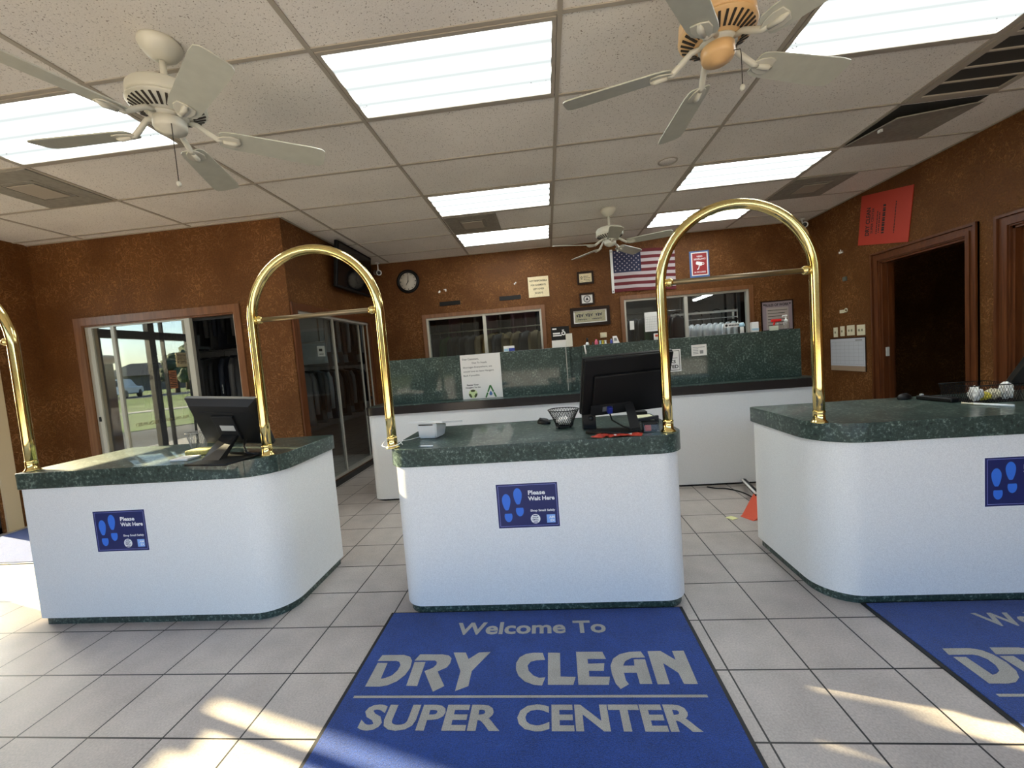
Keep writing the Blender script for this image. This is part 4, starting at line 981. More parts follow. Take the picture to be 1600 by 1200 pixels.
# ---- right wall things
xr = XR; IY = V((0, -1, 0))
def plate(yc, z, w, n, lab):
    t = thing('switch_plate', lab, 'switch', (xr, yc, z), 'cream wall plates')
    b = B(); b.box(xr - 0.007, yc - w/2, z - 0.062, xr, yc + w/2, z + 0.062, 0.0025); b.done('plate', 'cream', t)
    for k in range(n):
        c = yc + (k - (n-1)/2) * 0.046; b = B(); b.box(xr - 0.016, c - 0.006, z - 0.014, xr - 0.006, c + 0.006, z + 0.012); b.done('toggle', mat('dim_toggle', (0.30, 0.27, 0.18), 0.5), t)
plate(3.594, 1.325, 0.073, 1, 'cream wall plate on the right wall, leftmost of four in a row'); plate(3.474, 1.333, 0.073, 1, 'narrow cream wall plate on the right wall, second from left'); plate(3.333, 1.335, 0.124, 2, 'double cream wall plate on the right wall, second from the door'); plate(3.170, 1.330, 0.124, 2, 'double cream wall plate on the right wall, nearest the open door')
t = thing('wall_calendar', 'large white grid calendar hanging below the cream wall plates', 'calendar', (xr, 3.40, 1.03))
b = B(); b.box(xr - 0.006, 3.10, 0.835, xr, 3.695, 1.250); b.done('backing', 'darkframe', t)
b = B(); b.box(xr - 0.010, 3.11, 0.90, xr - 0.006, 3.685, 1.238); b.done('paper_sheet', mat('grey_calendar_paper', (0.50, 0.51, 0.54), 0.8), t)
b = B(); b.box(xr - 0.011, 3.11, 0.838, xr - 0.006, 3.685, 0.90); b.done('bottom_strip', mat('tan_card', (0.33, 0.23, 0.15), 0.7), t)
b = B(); O = (xr - 0.010, 3.685, 0.90)
for k in range(7): bar(b, O, IY, Z, 0.02, 0.02 + 0.046 * k, 0.535, 0.002)
for k in range(8): bar(b, O, IY, Z, 0.02 + 0.0764 * k, 0.02, 0.002, 0.278)
bar(b, O, IY, Z, 0.43, 0.306, 0.11, 0.014); b.done('grid', 'steel', t, recalc=False)
# red sign, tilted, lettering turned sideways
O = V((xr - 0.004, 3.180, 2.312)); ux = V((0, -0.662, -0.135)); uy = V((0, -0.074, 0.535)); sw, sh = ux.length, uy.length; ux.normalize(); uy.normalize()
t = thing('red_card_sign', 'orange red card sign hung askew with sideways lettering', 'sign', O)
b = B(); sheet(b, O, ux, uy, sw, sh, 0.006); b.done('card', 'red', t)
n = ux.cross(uy).normalized(); O2 = O + n * 0.006 + ux * sw; tx, ty = uy, -ux     # text runs upwards
b = B()
text(b, 'DRY CLEAN', O2, tx, ty, 0.10, sw - 0.155, 0.30, 0.062, 0.03); text(b, 'SUPER CENTER', O2, tx, ty, 0.12, sw - 0.205, 0.27, 0.034, 0.02)
def dashes(x, y, w, h, n):
    for k in range(n): bar(b, O2, tx, ty, x + w * k / n, y, w / n * (0.6 + 0.25 * (k % 2)), h)
dashes(0.11, sw - 0.262, 0.24, 0.014, 12); dashes(0.12, sw - 0.292, 0.22, 0.014, 11); dashes(0.11, sw - 0.360, 0.30, 0.036, 12); dashes(0.10, sw - 0.495, 0.32, 0.012, 20)
b.done('lettering', 'ink', t, recalc=False)
t = thing('hook', 'small white hook bracket on the right wall below the red sign', 'hook', (xr, 3.47, 2.31))
b = B(); b.box(xr - 0.008, 3.435, 2.292, xr, 3.50, 2.318); b.done('base', 'paper', t); b = B(); b.tube([(xr - 0.005, 3.44, 2.31), (xr - 0.03, 3.43, 2.305), (xr - 0.035, 3.425, 2.33)], 0.006, 8); b.done('prong', 'paper', t)
b = B(); b.box(xr - 0.02, 3.375, 1.945, xr, 3.43, 1.995, 0.003); tag(b.done('door_chime', mat('dim_green_plastic', (0.10, 0.11, 0.09), 0.5), loc=(xr, 3.40, 1.97)), 'tiny dark grey box on the right wall above the plates', 'chime')
t = thing('wall_latch', 'small pale metal latch on the right wall above the switch plates', 'latch', (xr, 3.43, 1.58))
b = B(); b.box(xr - 0.012, 3.43, 1.558, xr, 3.505, 1.598, 0.002); b.done('plate', 'cream', t); b = B(); b.tube([(xr - 0.01, 3.395 + 0.022*math.cos(a*PI/8), 1.586 + 0.022*math.sin(a*PI/8)) for a in range(16)], 0.006, 8, True); b.done('ring', 'cream', t)
b = B(); b.box(xr + 0.02, 2.842, 1.02, xr + 0.07, 2.856, 1.12, 0.002); tag(b.done('strike_plate', 'tag', loc=(xr, 2.85, 1.07)), 'small pale strike plate inside the dark right doorway', 'latch')

def bullet_camera(x, y, z, ax, lab):
    t = thing('security_camera', lab, 'camera', (x, y, z))
    M4 = Matrix.Translation((x, y, z)) @ Matrix.Rotation(ax, 4, 'Z') @ Matrix.Rotation(0.2, 4, 'X') @ Matrix.Rotation(PI/2, 4, 'X')
    b = B(); b.lathe([(0.0, -0.07), (0.030, -0.07), (0.034, -0.06), (0.034, 0.05), (0.040, 0.052), (0.040, 0.075), (0.030, 0.075), (0.028, 0.06), (0.0, 0.06)], (0, 0, 0), 24, M4); b.done('body', 'whiteplastic', t)
    b = B(); b.lathe([(0.0, 0.066), (0.027, 0.066), (0.027, 0.061), (0.0, 0.061)], (0, 0, 0), 20, M4); b.done('lens', 'blackgloss', t)
    b = B(); b.tube([(x, y + 0.03, z + 0.02), (x, y + 0.05, z + 0.06), (x, y + 0.05, CH)], 0.009, 10); b.lathe([(0.0, -0.012), (0.035, -0.012), (0.035, 0.0), (0, 0)], (x, y + 0.05, CH), 20); b.done('bracket', 'whiteplastic', t)
bullet_camera(3.40, 3.93, 2.80, -0.5, 'white bullet camera at the ceiling corner above the right arch')
bullet_camera(-2.60, 3.98, 2.74, 0.8, 'small bullet camera beside the black television')

# television on the side wall
t = thing('television', 'black wall television high on the side wall behind the left arch', 'television', (-2.62, 3.24, 2.6))
M4 = Matrix.Translation((-2.575, 3.21, 2.605)) @ Matrix.Rotation(math.radians(7), 4, 'Y')
b = B(); b.obox(M4, -0.045, -0.47, -0.275, -0.004, 0.47, 0.275, 0.008); b.done('case', 'black', t)
b = B(); b.obox(M4, -0.006, -0.445, -0.245, 0.001, 0.445, 0.252); b.done('screen', 'blackgloss', t)
b = B(); b.obox(M4, -0.003, -0.46, -0.268, 0.002, 0.46, -0.25); b.done('lower_bezel', 'charcoal', t)
b = B(); b.box(XS + 0.001, 3.10, 2.50, -2.62, 3.32, 2.70); b.done('wall_bracket', 'black', t)

# ================================================================== notices on the back counter
ys = 2.0
O = V((-1.034, 1.986, 0.938)); t = thing('hanger_notice', 'large white notice about hangers leaning on the left splash panel', 'notice', O)
O = V((-1.034, 1.990, 0.943)); uy = V((0, 0.012, 1)).normalized()
b = B(); sheet(b, O, X, uy, 0.402, 0.440, 0.003); b.done('paper_sheet', 'paper', t); O2 = O + V((0, -0.003, 0))
b = B()
for s, x, z, w in (('Dear Customers,', 0.022, 0.385, 0.165), ('Due To Supply', 0.118, 0.345, 0.150), ('Shortages Everywhere, we', 0.024, 0.303, 0.290), ('would love to have Hangers', 0.024, 0.262, 0.305), ('Back if possible.', 0.024, 0.222, 0.165)): text(b, s, O2, X, uy, x, z, w, 0.021, 0.006)
text(b, 'Reuse Your', O2, X, uy, 0.050, 0.132, 0.118, 0.017, 0.03); text(b, 'Hangers To Go', O2, X, uy, 0.036, 0.104, 0.150, 0.017, 0.03)
b.done('lettering', 'ink', t, recalc=False)
b = B(); disc(b, O2, X, uy, 0.105, 0.050, 0.044, 28, 0.001); lg = b.done('recycling_badge', 'lightgreen', t, recalc=False)
b = B()
for k in range(3): a = PI/2 + k*2*PI/3; ringflat(b, O2, X, uy, 0.105, 0.050, 0.022, 0.043, a - 0.62, a + 0.62, 10, 0.0016)
b.done('arrows', mat('dark_olive_print', (0.06, 0.075, 0.02), 0.7), lg, recalc=False)
b = B(); P = [V((0.283, 0.125)), V((0.232, 0.006)), V((0.334, 0.006))]
for i, (p, q) in enumerate(((P[1], P[0]), (P[0], P[2]))):
    d_ = (q - p).normalized(); n_ = V((-d_.y, d_.x)) * 0.0075
    for u0, u1 in ((0.0, 0.40), (0.46, 1.0)) if i == 0 else ((0.0, 0.55), (0.6, 1.0)):
        a_, c_ = p.lerp(q, u0), p.lerp(q, u1); flat(b, [a_ - n_, c_ - n_, c_ + n_, a_ + n_], O2, X, uy)
b.done('triangle_arrows', 'green', t, recalc=False)
b = B(); flat(b, [(0.283 + 0.016*math.cos(-PI/2 + 2*PI*k/16) * (1 - 0.45 * max(0, math.sin(-PI/2 + 2*PI*k/16))), 0.040 + (0.016 if math.sin(-PI/2 + 2*PI*k/16) < 0 else 0.028) * math.sin(-PI/2 + 2*PI*k/16)) for k in range(16)], O2, X, uy); b.done('water_drop', mat('drop_blue', (0.06, 0.16, 0.38), 0.5), t, recalc=False)

t = thing('check_notice', 'white bordered notice partly hidden behind the right arch pole', 'sign', (0.95, ys, 1.17))
O = V((0.80, ys - 0.0006, 1.070)); b = B(); sheet(b, O, X, Z, 0.292, 0.212, 0.003); b.done('board', 'paper', t)
b = B(); O2 = O - V((0, 0.003, 0))
for q in ((0.012, 0.012, 0.268, 0.005), (0.012, 0.195, 0.268, 0.005), (0.012, 0.012, 0.005, 0.188), (0.275, 0.012, 0.005, 0.188)): bar(b, O2, X, Z, *q)
bar(b, O2, X, Z, 0.03, 0.128, 0.23, 0.004)
text(b, 'CHECKS', O2, X, Z, 0.065, 0.080, 0.178, 0.032, 0.03); text(b, 'ACCEPTED', O2, X, Z, 0.028, 0.032, 0.238, 0.032, 0.03); b.done('lettering', 'ink', t, recalc=False)
t = thing('small_notice', 'small white paper notice on the right green splash panel', 'notice', (1.26, ys, 1.255))
O = V((1.193, ys - 0.0006, 1.204)); b = B(); sheet(b, O, X, Z, 0.139, 0.105, 0.002); b.done('paper_sheet', 'paper', t); b = B(); O2 = O - V((0, 0.002, 0))
for k in range(5): bar(b, O2, X, Z, 0.012, 0.078 - 0.015 * k, 0.05 if k else 0.11, 0.005)
bar(b, O2, X, Z, 0.075, 0.018, 0.032, 0.032); b.done('lettering', 'steel', t, recalc=False)

# ================================================================== things along the splash ledge (z 1.386)
zl = 1.386
t = thing('product_box', 'black and white product box standing on the ledge near the sampler', 'box', (-0.03, 2.08, zl))
b = B(); b.box(-0.113, 2.05, zl + 0.072, 0.062, 2.12, zl + 0.205); b.done('upper_carton', 'black', t)
b = B(); b.box(-0.113, 2.049, zl, 0.062, 2.121, zl + 0.072); b.done('lower_band', 'paper', t)
b = B(); O = (-0.113, 2.05, zl + 0.072); bar(b, O, X, Z, 0.012, 0.105, 0.04, 0.013); bar(b, O, X, Z, 0.015, 0.06, 0.07, 0.014); bar(b, O, X, Z, 0.015, 0.04, 0.085, 0.012); ringflat(b, O, X, Z, 0.118, 0.065, 0.010, 0.020); bar(b, O, X, Z, 0.105, 0.09, 0.02, 0.01); b.done('print', 'whiteprint', t, recalc=False)
b = B(); b.box(0.024, 2.02, zl, 0.086, 2.046, zl + 0.128, 0.002); tag(b.done('sticky_note_box', mat('cream_carton', (0.68, 0.66, 0.58), 0.7), loc=(0.055, 2.03, zl)), 'narrow cream carton in front of the black product box', 'box')
t = thing('blue_box', 'small white and blue box on the ledge by the hanger notice', 'box', (-0.543, 2.08, zl))
b = B(); b.box(-0.596, 2.05, zl, -0.490, 2.10, zl + 0.055); b.done('carton', 'whiteplastic', t); b = B(); b.box(-0.545, 2.047, zl + 0.002, -0.486, 2.052, zl + 0.032); b.done('blue_label', mat('deep_blue_print', (0.015, 0.04, 0.30), 0.5), t); b = B(); b.box(-0.592, 2.048, zl + 0.004, -0.548, 2.051, zl + 0.03); b.done('pale_label', 'liteblue', t)
def bottle(x, y, r, h, bm, cm, lab, cap=0.22):
    t = thing('bottle', lab, 'bottle', (x, y, zl), 'small bottles on the splash ledge')
    b = B(); b.lathe([(0.0, 0.0), (r * 0.95, 0.0), (r, 0.004), (r, h * (1 - cap) - 0.01), (r * 0.55, h * (1 - cap)), (0, h * (1 - cap))], (x, y, zl), 18); b.done('body', bm, t)
    b = B(); b.lathe([(r * 0.5, h * (1 - cap)), (r * 0.5, h), (0, h)], (x, y, zl), 14); b.done('cap', cm, t)
bottle(0.23, 2.05, 0.017, 0.072, 'whiteplastic', 'black', 'small white bottle with black top, leftmost on the right ledge', 0.6)
bottle(0.283, 2.05, 0.008, 0.03, 'charcoal', 'black', 'tiny dark bottle left of the pink bottle on the ledge')
bottle(0.318, 2.05, 0.016, 0.052, 'pink', 'pink', 'pink bottle on the ledge above the monitor')
for x, m_, lab in ((0.355, 'liteblue', 'pale lilac spool in a row right of the pink bottle'), (0.380, 'yellow', 'yellow spool in a row right of the pink bottle'), (0.405, 'whiteplastic', 'white spool in a row right of the pink bottle')):
    b = B(); b.lathe([(0.0, 0.0), (0.012, 0.0), (0.012, 0.004), (0.009, 0.006), (0.009, 0.030), (0.012, 0.032), (0.012, 0.036), (0.0, 0.036)], (x, 2.05, zl), 16); tag(b.done('thread_spool', m_, loc=(x, 2.05, zl)), lab, 'spool', 'small spools on the ledge')
bottle(0.462, 2.05, 0.012, 0.045, mat('violet_blue', (0.06, 0.08, 0.35), 0.4), 'liteblue', 'violet blue bottle on the ledge beside the leaning card')
t = thing('leaning_card', 'white card with grey print leaning on the ledge by the bottles', 'card', (0.505, 2.06, zl))
b = B(); b.hexa([(0.478, 2.04, zl), (0.538, 2.04, zl), (0.538, 2.044, zl), (0.478, 2.044, zl)], [(0.480, 2.075, zl + 0.07), (0.52, 2.075, zl + 0.07), (0.52, 2.079, zl + 0.07), (0.480, 2.079, zl + 0.07)]); b.done('card', 'paper', t)
b = B(); b.hexa([(0.490, 2.047, zl + 0.022), (0.518, 2.047, zl + 0.022), (0.518, 2.05, zl + 0.022), (0.490, 2.05, zl + 0.022)], [(0.490, 2.061, zl + 0.052), (0.514, 2.061, zl + 0.052), (0.514, 2.064, zl + 0.052), (0.490, 2.064, zl + 0.052)]); b.done('print', 'steel', t)
b = B(); b.tube([(0.198, 1.997, zl - 0.003), (0.200, 1.994, zl - 0.03), (0.204, 1.995, zl - 0.06), (0.206, 1.996, zl - 0.085)], [0.008, 0.006, 0.008, 0.006], 8); b.ball((0.198, 1.998, zl), 0.011, 10, (1.2, 0.6, 0.5)); tag(b.done('paint_drip', 'paper', loc=(0.2, 2.0, zl - 0.04)), 'white drip running down the green splash panel beside the monitor', 'drip')
t = thing('tissue_pack', 'small white packet with orange print behind the right arch pole', 'packet', (0.893, 2.05, zl))
b = B(); b.box(0.868, 2.04, zl, 0.918, 2.06, zl + 0.062, 0.003); b.done('packet', 'paper', t); b = B(); b.box(0.876, 2.037, zl + 0.03, 0.91, 2.041, zl + 0.05); b.done('label', 'orange', t)
t = thing('spray_bottle', 'white bottle with pale blue cap on the right ledge', 'bottle', (1.682, 2.05, zl))
b = B(); b.lathe([(0.0, 0), (0.018, 0), (0.018, 0.055), (0.014, 0.065), (0, 0.065)], (1.682, 2.05, zl), 18); b.done('body', 'whiteplastic', t); b = B(); b.lathe([(0.020, 0.060), (0.026, 0.066), (0.024, 0.085), (0.012, 0.098), (0, 0.098)], (1.682, 2.05, zl), 18); b.done('cap', 'liteblue', t)
t = thing('wipes_pack', 'white packet with pale blue band on the right ledge', 'packet', (1.797, 2.05, zl))
b = B(); b.box(1.766, 2.04, zl, 1.830, 2.075, zl + 0.094, 0.004); b.done('packet', 'whiteplastic', t); b = B(); b.box(1.768, 2.037, zl + 0.016, 1.829, 2.041, zl + 0.034); b.done('band', 'liteblue', t)
b = B(); b.box(1.93, 2.04, zl, 2.005, 2.055, zl + 0.043, 0.002); tag(b.done('card_stack', mat('pale_green_card', (0.52, 0.56, 0.46), 0.8), loc=(1.967, 2.05, zl)), 'pale green stack of cards before the rules poster', 'cards')
t = thing('spray_bottle', 'clear spray bottle with a red trigger head by the poster', 'spray bottle', (2.0, 2.08, zl))
b = B(); b.lathe([(0, 0), (0.027, 0), (0.029, 0.004), (0.029, 0.05), (0.014, 0.07), (0.013, 0.082), (0, 0.082)], (2.03, 2.10, zl), 20); b.done('body', 'clear', t)
b = B(); b.box(1.975, 2.088, zl + 0.082, 2.062, 2.112, zl + 0.106, 0.004); b.hexa([(1.990, 2.092, zl + 0.05), (1.998, 2.092, zl + 0.05), (1.998, 2.108, zl + 0.05), (1.990, 2.108, zl + 0.05)], [(1.998, 2.092, zl + 0.085), (2.012, 2.092, zl + 0.085), (2.012, 2.108, zl + 0.085), (1.998, 2.108, zl + 0.085)]); b.done('trigger_head', 'redplastic', t)
t = thing('sanitizer_pump', 'clear pump bottle with white pump at the right ledge end', 'bottle', (2.078, 2.05, zl))
b = B(); b.lathe([(0, 0), (0.026, 0), (0.028, 0.004), (0.028, 0.06), (0.012, 0.078), (0, 0.078)], (2.078, 2.05, zl), 20); b.done('body', 'clear', t); b = B(); b.lathe([(0.015, 0.075), (0.015, 0.092), (0.006, 0.095), (0.006, 0.125), (0.012, 0.127), (0.012, 0.136), (0, 0.138)], (2.078, 2.05, zl), 16); b.tube([(2.078, 2.05, zl + 0.131), (2.05, 2.045, zl + 0.131), (2.042, 2.044, zl + 0.122)], 0.005, 8); b.done('pump', 'whiteplastic', t)

# ================================================================== left counter: tilted touch screen
zt = 0.892
def touch_monitor(O, label, tilt=True):
    """O = lower left corner of the panel back; the panel leans over towards the street side"""
    t = thing('touch_monitor', label, 'monitor', (O[0] + 0.2, O[1] - 0.12, zt), 'tilted touch monitors')
    O = V(O); ux = V((1, 0, 0)); uy = V((0.03, -0.15, 0.28)).normalized(); n = ux.cross(uy).normalized()
    ux = uy.cross(n).normalized(); w, h = 0.40, 0.318
    M4 = Matrix(((ux.x, uy.x, n.x, O.x), (ux.y, uy.y, n.y, O.y), (ux.z, uy.z, n.z, O.z), (0, 0, 0, 1)))
    b = B(); b.obox(M4, 0, 0, -0.032, w, h, -0.004, 0.004); b.done('bezel', 'black_case', t)
    b = B(); b.obox(M4, 0.018, 0.018, -0.034, w - 0.018, h - 0.018, -0.031); b.done('screen', 'blackgloss', t)
    b = B()
    def fr(x0, y0, x1, y1, z0, ins, z1):
        P = lambda x, y, z: M4 @ V((x, y, z))
        b.hexa([P(x0, y0, z0), P(x1, y0, z0), P(x1, y1, z0), P(x0, y1, z0)], [P(x0+ins, y0+ins, z1), P(x1-ins, y0+ins, z1), P(x1-ins, y1-ins, z1), P(x0+ins, y1-ins, z1)])
    fr(0.004, 0.004, w - 0.004, h - 0.004, -0.005, 0.028, 0.024); b.done('back_shell', 'black_case', t)
    b = B(); b.obox(M4, 0.075, h - 0.074, 0.0235, w - 0.06, h - 0.070, 0.026); b.obox(M4, 0.14, 0.06, 0.023, 0.26, 0.225, 0.036, 0.003); b.done('mount_plate', 'charcoal', t)
    b = B(); b.obox(M4, 0.168, 0.128, 0.036, 0.248, 0.165, 0.0372); b.done('rating_label', 'tag', t)
    c0 = M4 @ V((0.155, 0.10, 0.036)); c1 = M4 @ V((0.245, 0.10, 0.036)); g0, g1 = V((O.x + 0.15, O.y - 0.21, zt + 0.012)), V((O.x + 0.275, O.y - 0.24, zt + 0.012)); th = V((0, 0.045, 0.02))
    b = B(); b.hexa([g0, g1, g1 + V((0, 0.05, 0)), g0 + V((0, 0.05, 0))], [c0, c1, c1 + th, c0 + th]); b.done('stand_arm', 'black_case', t)
    b = B(); q = [(O.x + 0.125, O.y - 0.29), (O.x + 0.39, O.y - 0.335), (O.x + 0.43, O.y - 0.08), (O.x + 0.165, O.y - 0.04)]
    b.prism(q, zt + 0.0005, zt + 0.012, 0.002); b.done('base_plate', 'black', t)
    b = B(); s = V((O.x + 0.30, O.y - 0.06, O.z + 0.02)); b.tube([s, s + V((0.02, -0.05, -0.03)), s + V((0.05, -0.07, -0.065)), s + V((0.10, -0.05, -0.075))], 0.004, 8); b.tube([s + V((-0.02, 0, 0)), s + V((0.03, -0.06, -0.06)), s + V((0.12, -0.08, -0.075))], 0.0035, 8); b.done('cable', 'charcoal', t)
    return t
touch_monitor((-2.199, 0.20, 0.957), 'black touch monitor seen from behind, tilted, on the left counter')
touch_monitor((2.290, 0.40, 0.960), 'black touch monitor at the right frame edge on the right counter')

def wire_basket(c, r0, r1, h, label, cat, m='charcoal', n=26, wr=0.0011, feet=True):
    t = thing('wire_basket', label, cat, c)
    c = V(c); b = B(); z0 = 0.012 if feet else 0.002
    for sgn in (-1, 1):
        for k in range(n):
            pts = []
            for q in range(7):
                u = q / 6; r = r0 + (r1 - r0) * u ** 1.3; a = 2*PI*k/n + sgn * u * 0.75; pts.append(c + V((r*math.cos(a), r*math.sin(a), z0 + (h - z0) * u)))
            b.tube(pts, wr, 4, cap=False)
    b.done('mesh_wall', m, t)
    b = B(); b.tube([c + V((r1*math.cos(2*PI*k/32), r1*math.sin(2*PI*k/32), h)) for k in range(32)], 0.003, 8, True); b.done('rim', m, t)
    b = B(); b.tube([c + V((r0*math.cos(2*PI*k/28), r0*math.sin(2*PI*k/28), z0)) for k in range(28)], 0.003, 8, True); b.lathe([(0, z0 - 0.001), (r0, z0 - 0.001), (r0, z0 + 0.001), (0, z0 + 0.001)], c, 28); b.done('bottom', m, t)
    if feet:
        for k in range(4):
            a = PI/4 + k*PI/2; b = B(); b.ball(c + V((r0*0.95*math.cos(a), r0*0.95*math.sin(a), 0.0065)), 0.0065, 10); b.done('foot', m, t)
    return t
def crumple(c, r, m, label, cat='paper', sc=(1, 1, 0.6), seed=1, group=None):
    rnd = random.Random(seed); b = B(); bb = bmesh.new(); bmesh.ops.create_icosphere(bb, subdivisions=3, radius=r)
    for v in bb.verts:
        f = 1 + 0.22 * math.sin(9*v.co.x/r + seed) * math.sin(8*v.co.y/r) + rnd.uniform(-0.10, 0.10); v.co *= f
        v.co.x *= sc[0]; v.co.y *= sc[1]; v.co.z *= sc[2]
    zmin = min(v.co.z for v in bb.verts)
    b._absorb(bb, Matrix.Translation((c[0], c[1], c[2] - zmin)))
    return tag(b.done('crumpled_paper' if cat == 'paper' else 'packet', m, loc=c), label, cat, group)
wire_basket((-2.40, 0.36, zt), 0.040, 0.062, 0.115, 'small wire mesh cup behind the tilted screen', 'basket', 'steel', 22)
b = B(); b.box(-2.335, 0.18, zt + 0.0005, -2.18, 0.29, zt + 0.032, 0.012); tag(b.done('sponge', mat('olive_sponge', (0.33, 0.30, 0.10), 0.9, noise=0.4, nscale=120.0), loc=(-2.26, 0.235, zt)), 'mottled olive sponge pad behind the tilted screen stand', 'sponge')
b = B(); b.box(-2.30, 0.05, zt + 0.0005, -2.19, 0.145, zt + 0.012, 0.003); tag(b.done('receipt_pad', 'paper', loc=(-2.25, 0.1, zt)), 'white pad left of the tilted screen base', 'pad')

# ================================================================== centre counter
t = thing('desktop_computer', 'black desktop monitor seen from behind on the centre counter', 'monitor', (0.25, 0.24, zt))
O = V((-0.012, 0.235, 0.978)); ux = V((0.9703, 0.2419, 0.02)).normalized(); uy = V((0.036, -0.126, 0.315)).normalized(); n = ux.cross(uy).normalized(); uy = n.cross(ux).normalized(); w, h = 0.500, 0.332
M4 = Matrix(((ux.x, uy.x, n.x, O.x), (ux.y, uy.y, n.y, O.y), (ux.z, uy.z, n.z, O.z), (0, 0, 0, 1)))
b = B(); b.obox(M4, 0, 0, -0.03, w, h, -0.006, 0.004); b.done('bezel', 'black', t)
b = B(); b.obox(M4, 0.012, 0.012, -0.032, w - 0.012, h - 0.012, -0.029); b.done('screen', 'blackgloss', t)
b = B(); b.obox(M4, 0.003, 0.003, -0.007, w - 0.003, h - 0.003, 0.012, 0.006); b.obox(M4, 0.055, 0.0, 0.010, w - 0.02, h * 0.72, 0.030, 0.008); b.done('back_shell', 'black', t)
b = B(); b.obox(M4, 0.045, 0.012, 0.0285, 0.27, 0.068, 0.034, 0.001); pp = b.done('port_recess', 'charcoal', t)
b = B(); b.obox(M4, 0.110, 0.028, 0.034, 0.165, 0.056, 0.037); b.done('port_plate', 'steel', pp)
b = B(); b.obox(M4, 0.132, 0.024, 0.036, 0.158, 0.058, 0.062, 0.003); plabel(b.done('video_plug', 'blueplug', pp), 'blue video plug')
p0 = M4 @ V((0.145, 0.024, 0.05)); p1 = V((0.262, 0.06, zt + 0.03))
b = B(); b.tube([p0, p0 + V((0.01, -0.01, -0.04)), V((0.19, 0.10, zt + 0.035)), V((0.225, 0.07, zt + 0.025)), p1, V((0.268, 0.10, zt + 0.022))], 0.0042, 8); b.done('video_cable', 'black', t)
b = B(); q0 = M4 @ V((0.235, 0.06, 0.032)); q1 = M4 @ V((0.285, 0.06, 0.032)); b.hexa([(0.218, 0.055, zt + 0.014), (0.272, 0.062, zt + 0.014), (0.278, 0.10, zt + 0.014), (0.23, 0.095, zt + 0.014)], [q0, q1, q1 + V((0, 0.03, 0.012)), q0 + V((0, 0.03, 0.012))]); b.done('stand_neck', 'charcoal', t)
b = B(); b.prism([(0.0, 0.135), (0.20, 0.035), (0.250, 0.045), (0.275, 0.10), (0.265, 0.20), (0.22, 0.17), (0.03, 0.19)], zt + 0.0005, zt + 0.016, 0.003); b.done('base_plate', 'black', t)
t = thing('power_unit', 'small black boxed unit standing under the monitor left end', 'adapter', (0.035, 0.30, zt))
b = B(); b.box(0.0, 0.262, zt + 0.0005, 0.072, 0.335, zt + 0.088, 0.004); b.done('case', 'black', t); b = B(); b.lathe([(0.0, 0.0), (0.014, 0.0), (0.014, 0.004), (0.0, 0.004)], (0, 0, 0), 16, Matrix.Translation((0.045, 0.262, zt + 0.06)) @ Matrix.Rotation(PI/2, 4, 'X')); b.done('dial_knob', 'charcoal', t)
wire_basket((-0.100, 0.375, zt), 0.050, 0.090, 0.105, 'black wire mesh basket left of the desktop monitor', 'basket', 'black', 30, 0.0013)
crumple((-0.100, 0.372, zt + 0.0135), 0.042, 'paper', 'crumpled white paper inside the black wire mesh basket', 'paper', (1, 1, 0.55), 4)
def mouse(x, y, rz, label):
    t = thing('computer_mouse', label, 'mouse', (0, 0, 0), 'black computer mice')
    bb = bmesh.new(); bmesh.ops.create_uvsphere(bb, u_segments=20, v_segments=12, radius=1.0)
    for v in bb.verts:
        v.co.z = max(v.co.z, -0.25); v.co = V((v.co.x * 0.055, v.co.y * 0.031, (v.co.z + 0.25) * 0.028))
    for f in bb.faces: f.smooth = True
    b = B(); b._absorb(bb); b.done('shell', 'black', t, auto=50)
    b = B(); b.box(0.02, -0.004, 0.026, 0.038, 0.004, 0.034, 0.002); b.done('scroll_wheel', 'charcoal', t)
    t.location = (x, y, zt + 0.0005); t.rotation_euler = (0, 0, rz)
mouse(-0.222, 0.55, 2.3, 'black computer mouse left of the wire mesh basket'); mouse(1.94, 0.615, 0.6, 'black computer mouse on the right counter by the dark doorway')
# white card terminal
t = thing('payment_terminal', 'white payment terminal with flared top near the left arch foot', 'terminal', (-0.89, 0.32, zt))
b = B(); b.hexa([(-0.945, 0.280, zt + 0.002), (-0.838, 0.257, zt + 0.002), (-0.815, 0.365, zt + 0.002), (-0.922, 0.388, zt + 0.002)], [(-0.952, 0.272, 0.985), (-0.828, 0.246, 0.985), (-0.80, 0.38, 0.962), (-0.925, 0.406, 0.962)])
bmesh.ops.bevel(b.bm, geom=b.bm.edges[:], offset=0.006, segments=2, affect='EDGES'); b.done('body', 'whiteplastic', t, auto=40)
b = B(); b.hexa([(-0.995, 0.255, 0.990), (-0.782, 0.211, 0.988), (-0.715, 0.43, 0.956), (-0.93, 0.47, 0.958)], [(-0.995, 0.255, 0.999), (-0.782, 0.211, 0.997), (-0.715, 0.43, 0.965), (-0.93, 0.47, 0.967)]); b.done('top_plate', 'whiteplastic', t)
b = B(); b.hexa([(-0.938, 0.2665, 0.972), (-0.850, 0.2485, 0.972), (-0.850, 0.2555, 0.972), (-0.938, 0.2735, 0.972)], [(-0.938, 0.2655, 0.977), (-0.850, 0.2475, 0.977), (-0.850, 0.2545, 0.977), (-0.938, 0.2725, 0.977)]); b.done('slot', 'slot', t)
pts = [V((-0.945, 0.33, zt + 0.006)), V((-1.0, 0.25, zt + 0.004)), V((-1.005, 0.16, zt + 0.02)), V((-0.980, 0.11, zt + 0.03)), V((-0.982, 0.05, zt + 0.022)), V((-1.028, 0.030, zt + 0.014)), V((-1.070, 0.05, zt + 0.02)), V((-1.066, 0.10, zt + 0.04)), V((-1.03, 0.125, zt + 0.05)), V((-0.975, 0.09, zt + 0.012))]
